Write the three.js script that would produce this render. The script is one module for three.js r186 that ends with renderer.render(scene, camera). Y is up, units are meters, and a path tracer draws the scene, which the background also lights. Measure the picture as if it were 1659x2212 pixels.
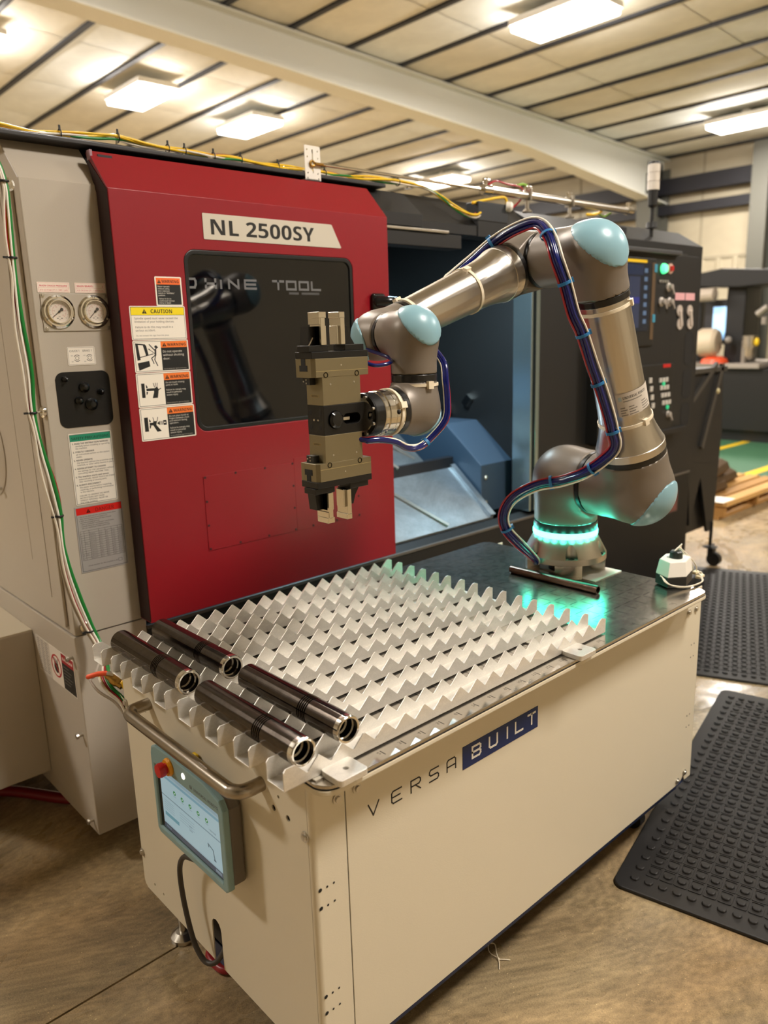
import * as THREE from 'three';
import { RoundedBoxGeometry } from 'three/addons/geometries/RoundedBoxGeometry.js';
import { mergeGeometries, toCreasedNormals } from 'three/addons/utils/BufferGeometryUtils.js';
import { MarchingCubes } from 'three/addons/objects/MarchingCubes.js';
import { RectAreaLightUniformsLib } from 'three/addons/lights/RectAreaLightUniformsLib.js';
import { ImprovedNoise } from 'three/addons/math/ImprovedNoise.js';
import { Brush, Evaluator, SUBTRACTION } from 'three-bvh-csg';

// ---------------------------------------------------------------- camera, light, exposure
const scene = new THREE.Scene();
scene.background = new THREE.Color(0x000000);
const D2R = Math.PI / 180;
const camera = new THREE.PerspectiveCamera(67.084, 1659 / 2212, 0.05, 60);
camera.position.set(-0.7158, 1.5603, 1.0053);
camera.rotation.set(-12.861 * D2R, -42.316 * D2R, -1.711 * D2R, 'YXZ');
camera.focus = 1.75;
camera.userData.fStop = 2.8;
const EXPOSURE = 1.24;
const LAMP = new THREE.Color(1.0, 0.93, 0.85);      // high-bay lamps, warm
const LAMP_POWER = 118;                              // radiance of a high-bay lamp
const WORK_LIGHT = new THREE.Color(0.62, 0.86, 1.0); // lamp inside the lathe
const LED_GREEN = new THREE.Color(0.05, 1.0, 0.66);
const renderer = new THREE.WebGLRenderer({ antialias: true });
renderer.toneMapping = THREE.LinearToneMapping;
renderer.toneMappingExposure = EXPOSURE;
renderer.shadowMap.enabled = true;
RectAreaLightUniformsLib.init();

// ---------------------------------------------------------------- helpers
const V = (x, y, z) => new THREE.Vector3(x, y, z);
let seed = 20240611;
const rnd = () => { seed = (seed + 0x6D2B79F5) | 0; let t = Math.imul(seed ^ (seed >>> 15), 1 | seed); t = (t + Math.imul(t ^ (t >>> 7), 61 | t)) ^ t; return ((t ^ (t >>> 14)) >>> 0) / 4294967296; };
const taken = {};
function numbered(n) { const k = taken[n] = (taken[n] ?? -1) + 1; return k ? n + '_' + String(k).padStart(3, '0') : n; }
function fin(g, keepUv) {   // one form for all geometry: no index, position + normal + uv in metres
  if (g.index) g = g.toNonIndexed();
  for (const k of Object.keys(g.attributes)) if (!['position', 'normal', 'uv'].includes(k)) g.deleteAttribute(k);
  if (!g.attributes.normal) g.computeVertexNormals();
  if (keepUv && g.attributes.uv) return g;
  const p = g.attributes.position, n = g.attributes.normal, uv = new Float32Array(p.count * 2);
  for (let i = 0; i < p.count; i += 3) {
    let ax = 0, ay = 0, az = 0;
    for (let k = 0; k < 3; k++) { ax += Math.abs(n.getX(i + k)); ay += Math.abs(n.getY(i + k)); az += Math.abs(n.getZ(i + k)); }
    for (let k = 0; k < 3; k++) {
      const x = p.getX(i + k), y = p.getY(i + k), z = p.getZ(i + k), j = (i + k) * 2;
      if (ay >= ax && ay >= az) { uv[j] = x; uv[j + 1] = z; } else if (ax >= az) { uv[j] = z; uv[j + 1] = y; } else { uv[j] = x; uv[j + 1] = y; }
    }
  }
  g.setAttribute('uv', new THREE.BufferAttribute(uv, 2));
  return g;
}
const merge = (list) => { const l = list.flat(9).map((g) => fin(g)); return l.length === 1 ? l[0] : mergeGeometries(l); };
function bx(x0, x1, y0, y1, z0, z1, r = 0) {
  const w = Math.abs(x1 - x0), h = Math.abs(y1 - y0), d = Math.abs(z1 - z0), m = Math.min(w, h, d) / 2.05;
  const g = r ? new RoundedBoxGeometry(w, h, d, 2, Math.min(r, m)) : new THREE.BoxGeometry(w, h, d);
  return fin(g).translate((x0 + x1) / 2, (y0 + y1) / 2, (z0 + z1) / 2);
}
function frameTo(axis) { return new THREE.Quaternion().setFromUnitVectors(V(0, 1, 0), axis.clone().normalize()); }
function cyl(a, b, r, r2 = r, seg = 20, open = false) {
  const d = b.clone().sub(a), g = new THREE.CylinderGeometry(r2, r, d.length(), seg, 1, open);
  return fin(g.applyQuaternion(frameTo(d)).translate((a.x + b.x) / 2, (a.y + b.y) / 2, (a.z + b.z) / 2));
}
function lathe(profile, origin, axis, seg = 48, crease = 0.5) {   // profile: [radius, distance along the axis]
  let g = new THREE.LatheGeometry(profile.map(([r, h]) => new THREE.Vector2(Math.max(r, 1e-5), h)), seg);
  g = toCreasedNormals(g, crease);
  return fin(g.applyQuaternion(frameTo(axis)).translate(origin.x, origin.y, origin.z));
}
const curve = (pts, tension = 0.5) => new THREE.CatmullRomCurve3(pts.map((p) => (p.isVector3 ? p : V(...p))), false, 'catmullrom', tension);
const tube = (pts, r, n = 60, seg = 8, tension = 0.5) => { const c = pts.getPoint ? pts : curve(pts, tension); return fin(capTube(new THREE.TubeGeometry(c, n, r, seg), c, r)); };
function capTube(g, c, r) {
  const a = c.getPoint(0), b = c.getPoint(1), s1 = new THREE.SphereGeometry(r * 0.99, 8, 6).translate(a.x, a.y, a.z), s2 = new THREE.SphereGeometry(r * 0.99, 8, 6).translate(b.x, b.y, b.z);
  return mergeGeometries([fin(g), fin(s1), fin(s2)]);
}
function shapeOf(pts) { const s = new THREE.Shape(); pts.forEach(([x, y], i) => (i ? s.lineTo(x, y) : s.moveTo(x, y))); s.closePath(); return s; }
function rrect(x0, x1, y0, y1, r, P = THREE.Shape) {
  const s = new P();
  s.moveTo(x0 + r, y0); s.lineTo(x1 - r, y0); s.absarc(x1 - r, y0 + r, r, -Math.PI / 2, 0); s.lineTo(x1, y1 - r); s.absarc(x1 - r, y1 - r, r, 0, Math.PI / 2);
  s.lineTo(x0 + r, y1); s.absarc(x0 + r, y1 - r, r, Math.PI / 2, Math.PI); s.lineTo(x0, y0 + r); s.absarc(x0 + r, y0 + r, r, Math.PI, 1.5 * Math.PI);
  return s;
}
function circleHole(s, x, y, r) { const h = new THREE.Path(); h.absarc(x, y, r, 0, Math.PI * 2, true); s.holes.push(h); return s; }
function extrude(shape, depth, bevel = 0, cs = 8) {
  return fin(new THREE.ExtrudeGeometry(shape, { depth: depth - 2 * bevel, bevelEnabled: bevel > 0, bevelSize: bevel, bevelThickness: bevel, bevelOffset: -bevel, bevelSegments: 2, curveSegments: cs }).translate(0, 0, bevel));
}
const prismZ = (pts, z0, z1, bevel = 0) => extrude((pts instanceof THREE.Shape) ? pts : shapeOf(pts), z1 - z0, bevel).translate(0, 0, z0);   // outline in x, y
const TO_X = new THREE.Matrix4().makeBasis(V(0, 0, -1), V(0, 1, 0), V(1, 0, 0));
function prismX(pts, x0, x1, bevel = 0) { const s = (pts instanceof THREE.Shape) ? pts : shapeOf(pts.map(([z, y]) => [-z, y])); return fin(extrude(s, x1 - x0, bevel).applyMatrix4(TO_X).translate(x0, 0, 0)); }   // outline in z, y
const TO_Y = new THREE.Matrix4().makeBasis(V(1, 0, 0), V(0, 0, -1), V(0, 1, 0));
function prismY(pts, y0, y1, bevel = 0) { const s = (pts instanceof THREE.Shape) ? pts : shapeOf(pts.map(([x, z]) => [x, -z])); return fin(extrude(s, y1 - y0, bevel).applyMatrix4(TO_Y).translate(0, y0, 0)); }   // outline in x, z
const quad = (a, b, w, t, up) => {   // a bar of rectangular section from a to b
  const d = b.clone().sub(a), L = d.length(), g = new THREE.BoxGeometry(w, t, L), zA = d.normalize(), xA = up.clone().cross(zA).normalize(), yA = zA.clone().cross(xA);
  return fin(g.applyMatrix4(new THREE.Matrix4().makeBasis(xA, yA, zA)).translate((a.x + b.x) / 2, (a.y + b.y) / 2, (a.z + b.z) / 2));
};
function mesh(name, g, m, parent = scene, label) {
  const o = new THREE.Mesh(Array.isArray(g) ? merge(g) : g, m);
  o.name = parent === scene ? numbered(name) : partName(name, parent); o.castShadow = o.receiveShadow = true; parent.add(o);
  if (label) o.userData.label = label;
  return o;
}
function partName(n, p) { const used = new Set(p.children.map((c) => c.name)); if (!used.has(n)) return n; let k = 1; while (used.has(n + '_' + String(k).padStart(3, '0'))) k++; return n + '_' + String(k).padStart(3, '0'); }
function thing(name, label, category, pos = [0, 0, 0], group) {
  const o = new THREE.Group(); o.name = numbered(name); o.position.set(...pos); o.userData = { label, category }; if (group) o.userData.group = group; scene.add(o); return o;
}
function part(name, parent) { const o = new THREE.Group(); o.name = partName(name, parent); parent.add(o); return o; }
function struct(o) { o.userData.kind = 'structure'; return o; }
const local = (g, t) => (Array.isArray(g) ? merge(g) : g).translate(-t.position.x, -t.position.y, -t.position.z);
// textures
const noise3 = new ImprovedNoise();
function dataTex(n, fn, srgb) {
  const d = new Uint8Array(n * n * 4);
  for (let y = 0; y < n; y++) for (let x = 0; x < n; x++) { const c = fn(x / n, y / n), i = (y * n + x) * 4; d[i] = c[0]; d[i + 1] = c[1] ?? c[0]; d[i + 2] = c[2] ?? c[0]; d[i + 3] = 255; }
  const t = new THREE.DataTexture(d, n, n); t.wrapS = t.wrapT = THREE.RepeatWrapping; t.magFilter = THREE.LinearFilter; t.minFilter = THREE.LinearMipmapLinearFilter; t.generateMipmaps = true;
  if (srgb) t.colorSpace = THREE.SRGBColorSpace; t.needsUpdate = true; return t;
}
const tn = (u, v, f, s = 0) => {   // tiling noise in [-1, 1]
  const a = u * Math.PI * 2, b = v * Math.PI * 2, R = f / (Math.PI * 2);
  return noise3.noise(Math.cos(a) * R + s, Math.sin(a) * R + Math.cos(b) * R * 1.7 + s * 1.3, Math.sin(b) * R * 1.7 - s);
};
const rep = (t, k, k2 = k) => { const c = t.clone(); c.repeat.set(k, k2); c.needsUpdate = true; return c; };
function canvasTex(w, h, draw) {
  const c = document.createElement('canvas'); c.width = w; c.height = h; const x = c.getContext('2d'); draw(x, w, h);
  const t = new THREE.CanvasTexture(c); t.colorSpace = THREE.SRGBColorSpace; return t;
}
const std = (color, roughness = 0.5, metalness = 0, o = {}) => new THREE.MeshStandardMaterial({ color, roughness, metalness, ...o });
const phys = (o) => new THREE.MeshPhysicalMaterial(o);
const grain = dataTex(256, () => { const v = 120 + rnd() * 110; return [v]; });
const orange = dataTex(256, (u, v) => [128 + 60 * tn(u, v, 60) + 50 * tn(u, v, 110, 3)]);
const cloudy = dataTex(256, (u, v) => { const c = 205 + 32 * tn(u, v, 5) + 26 * tn(u, v, 13, 4) + 22 * tn(u, v, 40, 9); return [Math.min(255, c)]; });
const spangle = dataTex(256, (u, v) => { const c = 226 + 14 * Math.sign(tn(u, v, 36)) * Math.abs(tn(u, v, 50, 7)) + 16 * tn(u, v, 10, 2) + (rnd() - 0.5) * 24; return [Math.max(0, Math.min(255, c))]; });
const brushed = dataTex(256, (u, v) => [150 + 70 * noise3.noise(u * 4, v * 180, 1) + (rnd() - 0.5) * 30]);
// materials
const paintBump = { bumpMap: rep(orange, 6), bumpScale: 0.00018 };
const M = {
  red: std(0x8a0518, 0.4, 0, paintBump), redDark: std(0x3a0a10, 0.5),
  gray: std(0xb4aa9b, 0.45, 0, paintBump), cream: std(0xd9cfb8, 0.42, 0, paintBump),
  black: std(0x100f0e, 0.55, 0, paintBump), blackGloss: std(0x0b0b0c, 0.18), blackPlastic: std(0x141414, 0.45), anod: std(0x151413, 0.38, 0.3), rubber: std(0x1b1918, 0.5),
  steel: std(0xc9c4ba, 0.3, 1), chrome: std(0xe2ded6, 0.12, 1), alu: std(0xd3cdc0, 0.33, 1, { roughnessMap: rep(brushed, 8) }), aluTube: phys({ color: 0xcac4ba, roughness: 0.3, metalness: 1, anisotropy: 0.5 }),
  teeth: std(0xf2eee6, 0.5, 0.8, { map: rep(spangle, 5) }),
  darkSteel: std(0x5a524b, 0.26, 1, { map: rep(cloudy, 5), roughnessMap: rep(cloudy, 6) }), pipe: std(0x77655a, 0.3, 1, { map: rep(cloudy, 8) }),
  handle: std(0xa69d90, 0.27, 1), robot: std(0x7a7064, 0.42, 0.25, { bumpMap: rep(grain, 40), bumpScale: 0.00004 }), robotBlue: std(0x86aeba, 0.33),
  gold: std(0x857b60, 0.38, 0.7, { bumpMap: rep(brushed, 12), bumpScale: 0.00002 }), white: std(0xe9e4da, 0.45), whiteCable: std(0xe8e0cd, 0.4), tie: std(0xe6d9bf, 0.45),
  hoseBlue: phys({ color: 0x04125c, roughness: 0.16, clearcoat: 0.3 }), hoseRed: phys({ color: 0x9c1626, roughness: 0.2, clearcoat: 0.5 }), clipBlue: std(0x1f6fa6, 0.45),
  wireGreen: std(0x127a30, 0.35), wireYellow: std(0xe8bd1c, 0.38), wireRed: std(0x8f1420, 0.35), wireWhite: std(0xd8cfbe, 0.4), brass: std(0xb08a48, 0.3, 1),
  orangePlastic: std(0xe2532c, 0.4), yellow: std(0xe8c018, 0.45), blueStrip: std(0x10295e, 0.5), navy: std(0x36485a, 0.45, 0.1), darkHole: std(0x050505, 0.7),
  cover: std(0xb9c0c4, 0.33, 0.95, { map: rep(cloudy, 2) }), wood: std(0xb98d4f, 0.7), brown: std(0x5a4630, 0.5, 0.4), concrete: null,
  red2: std(0xc01c1c, 0.35), amber: std(0xe89a12, 0.4), teal: std(0x7fa3a3, 0.4), shell: std(0x6b635a, 0.45),
};
// ---------------------------------------------------------------- the hall
const X0 = -6.5, X1 = 13.2, Z0 = -12.8, Z1 = 5.2, CA = 4.996, CS = 0.0391;
const ceilY = (x) => CA - CS * x;
const concTex = dataTex(1024, (u, v) => {
  let c = 1 + 0.14 * tn(u, v, 4) + 0.12 * tn(u, v, 9, 5) + 0.12 * tn(u, v, 24, 11) + 0.16 * tn(u, v, 90, 2) + (rnd() - 0.5) * 0.2;
  const s = rnd(); if (s > 0.9992) c += 0.7; else if (s < 0.004) c -= 0.3;
  const w = 0.04 * tn(u, v, 6, 20);
  return [Math.min(255, 152 * c), Math.min(255, (131 - 110 * w) * c), Math.min(255, (98 - 150 * w) * c)];
}, true);
const concRough = dataTex(512, (u, v) => [130 + 60 * tn(u, v, 8, 3) + 50 * tn(u, v, 40, 8)]);
M.concrete = std(0xffffff, 0.62, 0, { map: rep(concTex, 0.55), roughnessMap: rep(concRough, 0.4), bumpMap: rep(concRough, 1.3), bumpScale: 0.0006 });
{
  const floor = struct(mesh('floor', bx(X0, X1, -0.3, -0.02, Z0, Z1), M.concrete));
  for (const [a, b] of [[Z0, -0.6765], [-0.6705, Z1]]) mesh('slab', bx(X0, X1, -0.02, 0, a, b), M.concrete, floor);   // saw-cut joint between the pours
  const green = struct(mesh('floor_marking', prismY([[7.6, -0.9], [7.6, -5.4], [12.6, -5.4], [12.6, -0.9]], 0.0005, 0.003), std(0x3d6a4c, 0.5)));
  for (const z of [[-2.42, -2.3], [-3.44, -3.34]]) mesh('line', bx(7.3, 12.4, 0.003, 0.0045, z[0], z[1]), M.yellow, green);
  const panelTex = dataTex(256, (u, v) => { const c = 232 + 14 * tn(u, v, 4) + 10 * tn(u, v, 12, 3); return [Math.min(255, c)]; });
  const cm = std(0x5d5e58, 0.75, 0, { map: rep(panelTex, 0.35) });
  const wm = std(0xb5aa92, 0.7, 0, { map: rep(panelTex, 0.5) });
  const ceiling = struct(mesh('ceiling', new THREE.BufferGeometry(), cm));
  ceiling.geometry = prismZ([[X0, ceilY(X0) + 0.06], [X1, ceilY(X1) + 0.06], [X1, ceilY(X1) + 0.26], [X0, ceilY(X0) + 0.26]], Z0, Z1);
  // insulation faced panels between the purlin straps, each slightly sagging
  const px = []; for (let x = 2.435 - 0.815 * 11; x < X1; x += 0.815) px.push(x);
  const pz = [-12.8, -11.5, -9.95, -8.35, -6.75, -5.1, -3.3, -1.5, 0.4, 2.3, 4.2, 5.2];
  const sag = new THREE.PlaneGeometry(1, 1, 6, 6), sp = sag.attributes.position;
  for (let i = 0; i < sp.count; i++) { const a = sp.getX(i) * 2, b = sp.getY(i) * 2; sp.setZ(i, 0.03 * (1 - a * a) * (1 - b * b)); }
  sag.rotateX(Math.PI / 2); sag.computeVertexNormals();
  const base = fin(sag, true), edge = fin(new THREE.BoxGeometry(1, 0.02, 1).translate(0, 0.02, 0), true), panelG = mergeGeometries([base, edge]);
  const panelMats = [0xe4e8e6, 0xd6d2c3, 0xe3e0d3].map((c) => std(c, 0.75, 0, { map: panelTex }));
  for (let i = 0; i < px.length - 1; i++) for (let j = 0; j < pz.length - 1; j++) {
    const w = px[i + 1] - px[i] - 0.012, d = pz[j + 1] - pz[j] - 0.012, x = (px[i] + px[i + 1]) / 2;
    if (x < -4 && j > 8) continue;
    const o = mesh('panel', panelG, panelMats[(i * 7 + j * 3) % 3], ceiling);
    o.scale.set(w, 1, d); o.position.set(x, ceilY(x) + 0.02, (pz[j] + pz[j + 1]) / 2); o.rotation.z = -CS;
  }
  const strapM = std(0x24262c, 0.6);
  for (const x of px) mesh('strap', bx(x - 0.03, x + 0.03, ceilY(x) - 0.012, ceilY(x) + 0.03, Z0, Z1), strapM, ceiling);
  // walls
  const T = 0.2, wallR = struct(mesh('wall_right', bx(X1, X1 + T, 0, 5, Z0 - T, Z1 + T), wm));
  const rib = []; for (let z = -12.6; z < 1.5; z += 0.3) rib.push(prismY([[X1, z - 0.06], [X1 - 0.035, z - 0.03], [X1 - 0.035, z + 0.03], [X1, z + 0.06]], 0, 2.72));
  mesh('corrugation', rib, wm, wallR);
  const seamV = []; for (let z = -12; z < 1.5; z += 1.25) seamV.push(bx(X1 - 0.012, X1, 2.75, 4.6, z - 0.02, z + 0.02));
  mesh('seam', seamV, std(0x9a917c, 0.8), wallR); mesh('flashing', bx(X1 - 0.02, X1, 2.7, 2.75, Z0, Z1), std(0x9a917c, 0.8), wallR);
  struct(mesh('wall_back', bx(X0 - T, X1, 0, 5.4, Z0 - T, Z0), wm));
  struct(mesh('wall_left', bx(X0 - T, X0, 0, 5.4, Z0, Z1), wm));
  struct(mesh('wall_front', bx(X0 - T, X1, 0, 5.4, Z1, Z1 + T), wm));
  // steel frame: tapered rafter, columns and wall girts
  const steelW = std(0xdcdcd4, 0.6);
  const beam = struct(mesh('beam', prismZ([[-6.4, ceilY(-6.4) - 0.02], [X1 - 0.05, ceilY(X1) - 0.02], [X1 - 0.05, 3.72], [9, 4.17], [X0 + 0.1, 4.98]], -6.515, -6.485), steelW));
  mesh('bottom_flange', [quad(V(-6.4, 4.965, -6.5), V(9, 4.165, -6.5), 0.3, 0.022, V(0, 1, 0)), quad(V(9, 4.165, -6.5), V(X1 - 0.05, 3.715, -6.5), 0.3, 0.022, V(0, 1, 0))], steelW, beam);
  mesh('top_flange', quad(V(-6.4, ceilY(-6.4) - 0.025, -6.5), V(X1 - 0.05, ceilY(X1) - 0.025, -6.5), 0.26, 0.02, V(0, 1, 0)), steelW, beam);
  const cm2 = std(0x57564e, 0.6);
  struct(mesh('column_1', [bx(12.55, 12.6, 0, 4.2, -6.65, -6.35), bx(13.1, 13.15, 0, 4.3, -6.65, -6.35), bx(12.6, 13.1, 0, 4.4, -6.515, -6.485)], cm2));
  struct(mesh('column_2', [bx(12.7, 12.74, 0, 4.4, -4.72, -4.45), bx(13.1, 13.15, 0, 4.4, -4.72, -4.45), bx(12.74, 13.1, 0, 4.4, -4.6, -4.57)], cm2));
  const girtM = std(0x1d1d24, 0.6);
  struct(mesh('trim_1', bx(12.98, 13.19, 3.86, 4.12, Z0, Z1), girtM)); struct(mesh('trim_2', bx(13.0, 13.19, 3.52, 3.68, Z0, Z1), girtM));
}
// ---------------------------------------------------------------- high-bay lamps
{
  const glow = std(0xffffff, 0.6, 0, { emissive: LAMP.clone().lerp(new THREE.Color(1, 1, 1), 0.45), emissiveIntensity: 6 });
  const W = 0.5, L = 0.95;
  const spots = [
    [4.43, -9.05, 'lit high-bay lamp on the ceiling above the left end of the lathe'], [6.2, -9.25, 'lit high-bay lamp on the ceiling above the red lathe door'],
    [2.3, -8.75, 'lit high-bay lamp cut off by the left edge of the photo'], [10.9, -9.8, 'lit high-bay lamp low over the lathe roof, farthest away'],
    [6.48, -4.02, 'lit high-bay lamp at the very top of the photo, right of the rafter'], [11.3, -4.25, 'lit high-bay lamp at the right edge of the photo']];
  spots.push([1.5, 1.9, null], [6.4, 1.9, null], [1.6, -4.05, null], [-3.3, -4.05, null]);
  for (const [x, z, lab] of spots) {
    const t = thing('ceiling_light', lab ?? 'lit high-bay lamp on the ceiling outside the photo', 'light', [x, ceilY(x) - 0.16, z], lab ? undefined : 'lamps behind the camera');
    mesh('housing', [bx(-W / 2 - 0.02, W / 2 + 0.02, 0.002, 0.07, -L / 2 - 0.02, L / 2 + 0.02, 0.01), bx(-0.05, 0.05, 0.06, 0.18, -0.05, 0.05)], M.white, t);
    mesh('diffuser', bx(-W / 2, W / 2, -0.055, 0.002, -L / 2, L / 2, 0.012), glow, t);
    const l = new THREE.RectAreaLight(LAMP, LAMP_POWER, W, L); l.position.y = -0.062; l.rotation.x = -Math.PI / 2; t.add(l);
    for (const s of [1, -1]) { const q = new THREE.RectAreaLight(LAMP, LAMP_POWER * 0.5, L, 0.05); q.position.set(s * (W / 2 + 0.006), -0.028, 0); q.rotation.y = -s * Math.PI / 2; t.add(q); const r = new THREE.RectAreaLight(LAMP, LAMP_POWER * 0.5, W, 0.05); r.position.set(0, -0.028, s * (L / 2 + 0.006)); r.rotation.y = s > 0 ? Math.PI : 0; t.add(r); }  // extra side lights, added to brighten the ceiling and upright faces
  }
}
// ---------------------------------------------------------------- printed labels
const FN = 'sans-serif';
function lines(x, list, px, y, lh, size, color = '#222', bold = false) { x.fillStyle = color; x.font = `${bold ? 'bold ' : ''}${size}px ${FN}`; x.textAlign = 'left'; list.forEach((s, i) => x.fillText(s, px, y + i * lh)); }
function triangle(x, cx, cy, s, c = '#2a0d05', e = '#f08a3c') { x.fillStyle = c; x.beginPath(); x.moveTo(cx, cy - s); x.lineTo(cx + s, cy + s * 0.75); x.lineTo(cx - s, cy + s * 0.75); x.fill(); x.fillStyle = e; x.fillRect(cx - s * 0.09, cy - s * 0.4, s * 0.18, s * 0.6); x.fillRect(cx - s * 0.09, cy + s * 0.35, s * 0.18, s * 0.2); }
function fitText(x, s, cx, y, w, size, color, bold = true) { x.fillStyle = color; x.textAlign = 'center'; let z = size; x.font = `${bold ? 'bold ' : ''}${z}px ${FN}`; const m = x.measureText(s).width; if (m > w) { z *= w / m; x.font = `${bold ? 'bold ' : ''}${z}px ${FN}`; } x.fillText(s, cx, y); x.textAlign = 'left'; }
function stroke(x, w, ...pts) { x.lineWidth = w; x.lineCap = x.lineJoin = 'round'; x.beginPath(); pts.forEach(([a, b], i) => (i ? x.lineTo(a, b) : x.moveTo(a, b))); x.stroke(); }
function poly(x, ...pts) { x.beginPath(); pts.forEach(([a, b], i) => (i ? x.lineTo(a, b) : x.moveTo(a, b))); x.closePath(); x.fill(); }
const LIGHTW = '#efe6d8';
function warnPic(draw, textTop, small) {
  return canvasTex(512, 300, (x) => {
    x.fillStyle = LIGHTW; x.fillRect(0, 0, 512, 300); x.strokeStyle = '#222'; x.lineWidth = 3; x.strokeRect(12, 12, 488, 276);
    x.fillStyle = '#101010'; x.fillRect(252, 12, 248, 276); x.fillStyle = '#f0792c'; x.fillRect(252, 12, 248, 60);
    triangle(x, 286, 46, 20); fitText(x, 'WARNING', 402, 58, 180, 42, '#2a0d05');
    lines(x, textTop, 266, small ? 100 : 118, small ? 22 : 34, small ? 19 : 27, '#e9e2d6'); lines(x, ['Do not remove this sign from this place'], 266, 278, 10, 12, '#d5cec2');
    x.fillStyle = x.strokeStyle = '#151515'; draw(x);
  });
}
const T_WARN1 = canvasTex(320, 320, (x) => {
  x.fillStyle = LIGHTW; x.fillRect(0, 0, 320, 320); x.fillStyle = '#121212'; x.fillRect(16, 16, 288, 290); x.fillStyle = '#ef6c28'; x.fillRect(16, 16, 288, 70);
  triangle(x, 52, 56, 22); fitText(x, 'WARNING', 186, 68, 210, 46, '#2a0d05');
  lines(x, ['Never operate', 'without safety', 'door interlock', 'switch in "NORMAL"', 'position.'], 30, 116, 24, 22, '#e9e2d6'); lines(x, ['Failure to do so', 'could cause serious', 'injury or death'], 34, 248, 23, 21, '#e9e2d6');
});
const T_CAUTION = canvasTex(512, 290, (x) => {
  x.fillStyle = LIGHTW; x.fillRect(0, 0, 512, 290); x.strokeStyle = '#333'; x.lineWidth = 3; x.strokeRect(10, 10, 492, 270); x.fillStyle = '#f2d80e'; x.fillRect(12, 12, 488, 66); x.strokeRect(10, 10, 492, 68);
  triangle(x, 132, 48, 22, '#2a2205', '#f2d80e'); fitText(x, 'CAUTION', 290, 62, 240, 46, '#33290a');
  lines(x, ['Spindle speed must never exceed the', 'limitation of your holding devices.'], 36, 114, 28, 24, '#4a423a'); lines(x, ['Failure to do this may result in a', 'serious accident.'], 38, 188, 28, 24, '#4a423a'); lines(x, ['Do not remove this sign from this place'], 40, 258, 10, 17, '#5a5148');
});
const T_WARN2 = warnPic((x) => {
  poly(x, [22, 30], [44, 30], [58, 180], [30, 186]); poly(x, [22, 24], [110, 36], [112, 48], [24, 36]); poly(x, [88, 40], [118, 46], [134, 140], [112, 148]); poly(x, [30, 210], [134, 192], [140, 244], [38, 280]);
  stroke(x, 7, [50, 158], [176, 128]); stroke(x, 9, [148, 40], [190, 92], [222, 66]); x.beginPath(); x.arc(206, 62, 13, 0, 7); x.fill(); stroke(x, 15, [200, 92], [196, 140]); stroke(x, 8, [196, 140], [158, 168], [176, 218]); stroke(x, 8, [198, 140], [186, 182], [208, 240]); stroke(x, 5, [190, 124], [142, 84]); poly(x, [134, 76], [152, 82], [142, 94]);
}, ['Do not operate', 'without shutting', 'door.']);
const T_WARN3 = warnPic((x) => {
  x.fillRect(40, 90, 30, 124); x.fillRect(84, 136, 72, 22); poly(x, [82, 104], [86, 104], [96, 122], [96, 130], [82, 130]); poly(x, [82, 190], [86, 190], [96, 172], [96, 164], [82, 164]);
  stroke(x, 5, [150, 92], [160, 128]); stroke(x, 5, [170, 92], [168, 122]); stroke(x, 5, [188, 92], [182, 128]); poly(x, [154, 140], [184, 122], [196, 150], [182, 222], [134, 222], [150, 176]); stroke(x, 7, [190, 156], [216, 140]);
}, ['Do not touch moving', 'parts or tools.', '', 'Failure to comply may', 'result in personal', 'severe injury'], 1);
const T_WARN4 = warnPic((x) => {
  x.fillRect(36, 86, 34, 128); poly(x, [80, 104], [84, 104], [94, 122], [94, 130], [80, 130]); poly(x, [80, 190], [84, 190], [94, 172], [94, 164], [80, 164]); x.fillRect(82, 138, 34, 24);
  stroke(x, 5, [116, 92], [124, 128]); stroke(x, 5, [160, 92], [152, 128]); poly(x, [116, 126], [150, 126], [142, 160], [186, 222], [146, 224], [112, 158]); poly(x, [150, 146], [176, 128], [176, 166]); x.fillRect(182, 130, 6, 34); x.fillRect(194, 130, 6, 34); x.fillRect(208, 124, 30, 44); x.fillStyle = LIGHTW; x.fillRect(214, 140, 16, 12);
}, ['Do not place hands or', 'fingers between chuck', 'and tailstock during', 'operation.', '', 'Failure to comply may', 'result in personal', 'severe injury'], 1);
const T_NAME = canvasTex(1024, 160, (x) => { x.fillStyle = '#c9c0b0'; x.fillRect(0, 0, 1024, 160); x.save(); x.translate(420, 128); x.scale(1.2, 1); fitText(x, 'NL 2500SY', 0, 0, 640, 140, '#14120f'); x.restore(); });
const pressure = (a, b) => canvasTex(384, 128, (x) => { x.fillStyle = '#ecdccd'; x.fillRect(0, 0, 384, 128); x.strokeStyle = '#d4707a'; x.lineWidth = 2; x.strokeRect(14, 10, 356, 108); x.beginPath(); x.moveTo(14, 68); x.lineTo(370, 68); x.stroke(); fitText(x, a, 192, 54, 330, 38, '#c73a4a'); fitText(x, b, 192, 106, 330, 34, '#c73a4a', false); });
const T_P1 = pressure('MAIN CHUCK PRESSURE', '4.9~23.5 bar (71.1~340.1 psi)'), T_P2 = pressure('MAIN BRAKE(메인브레이크압력)', '4.9~34.3 bar (71.1~497.8 psi)');
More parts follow.
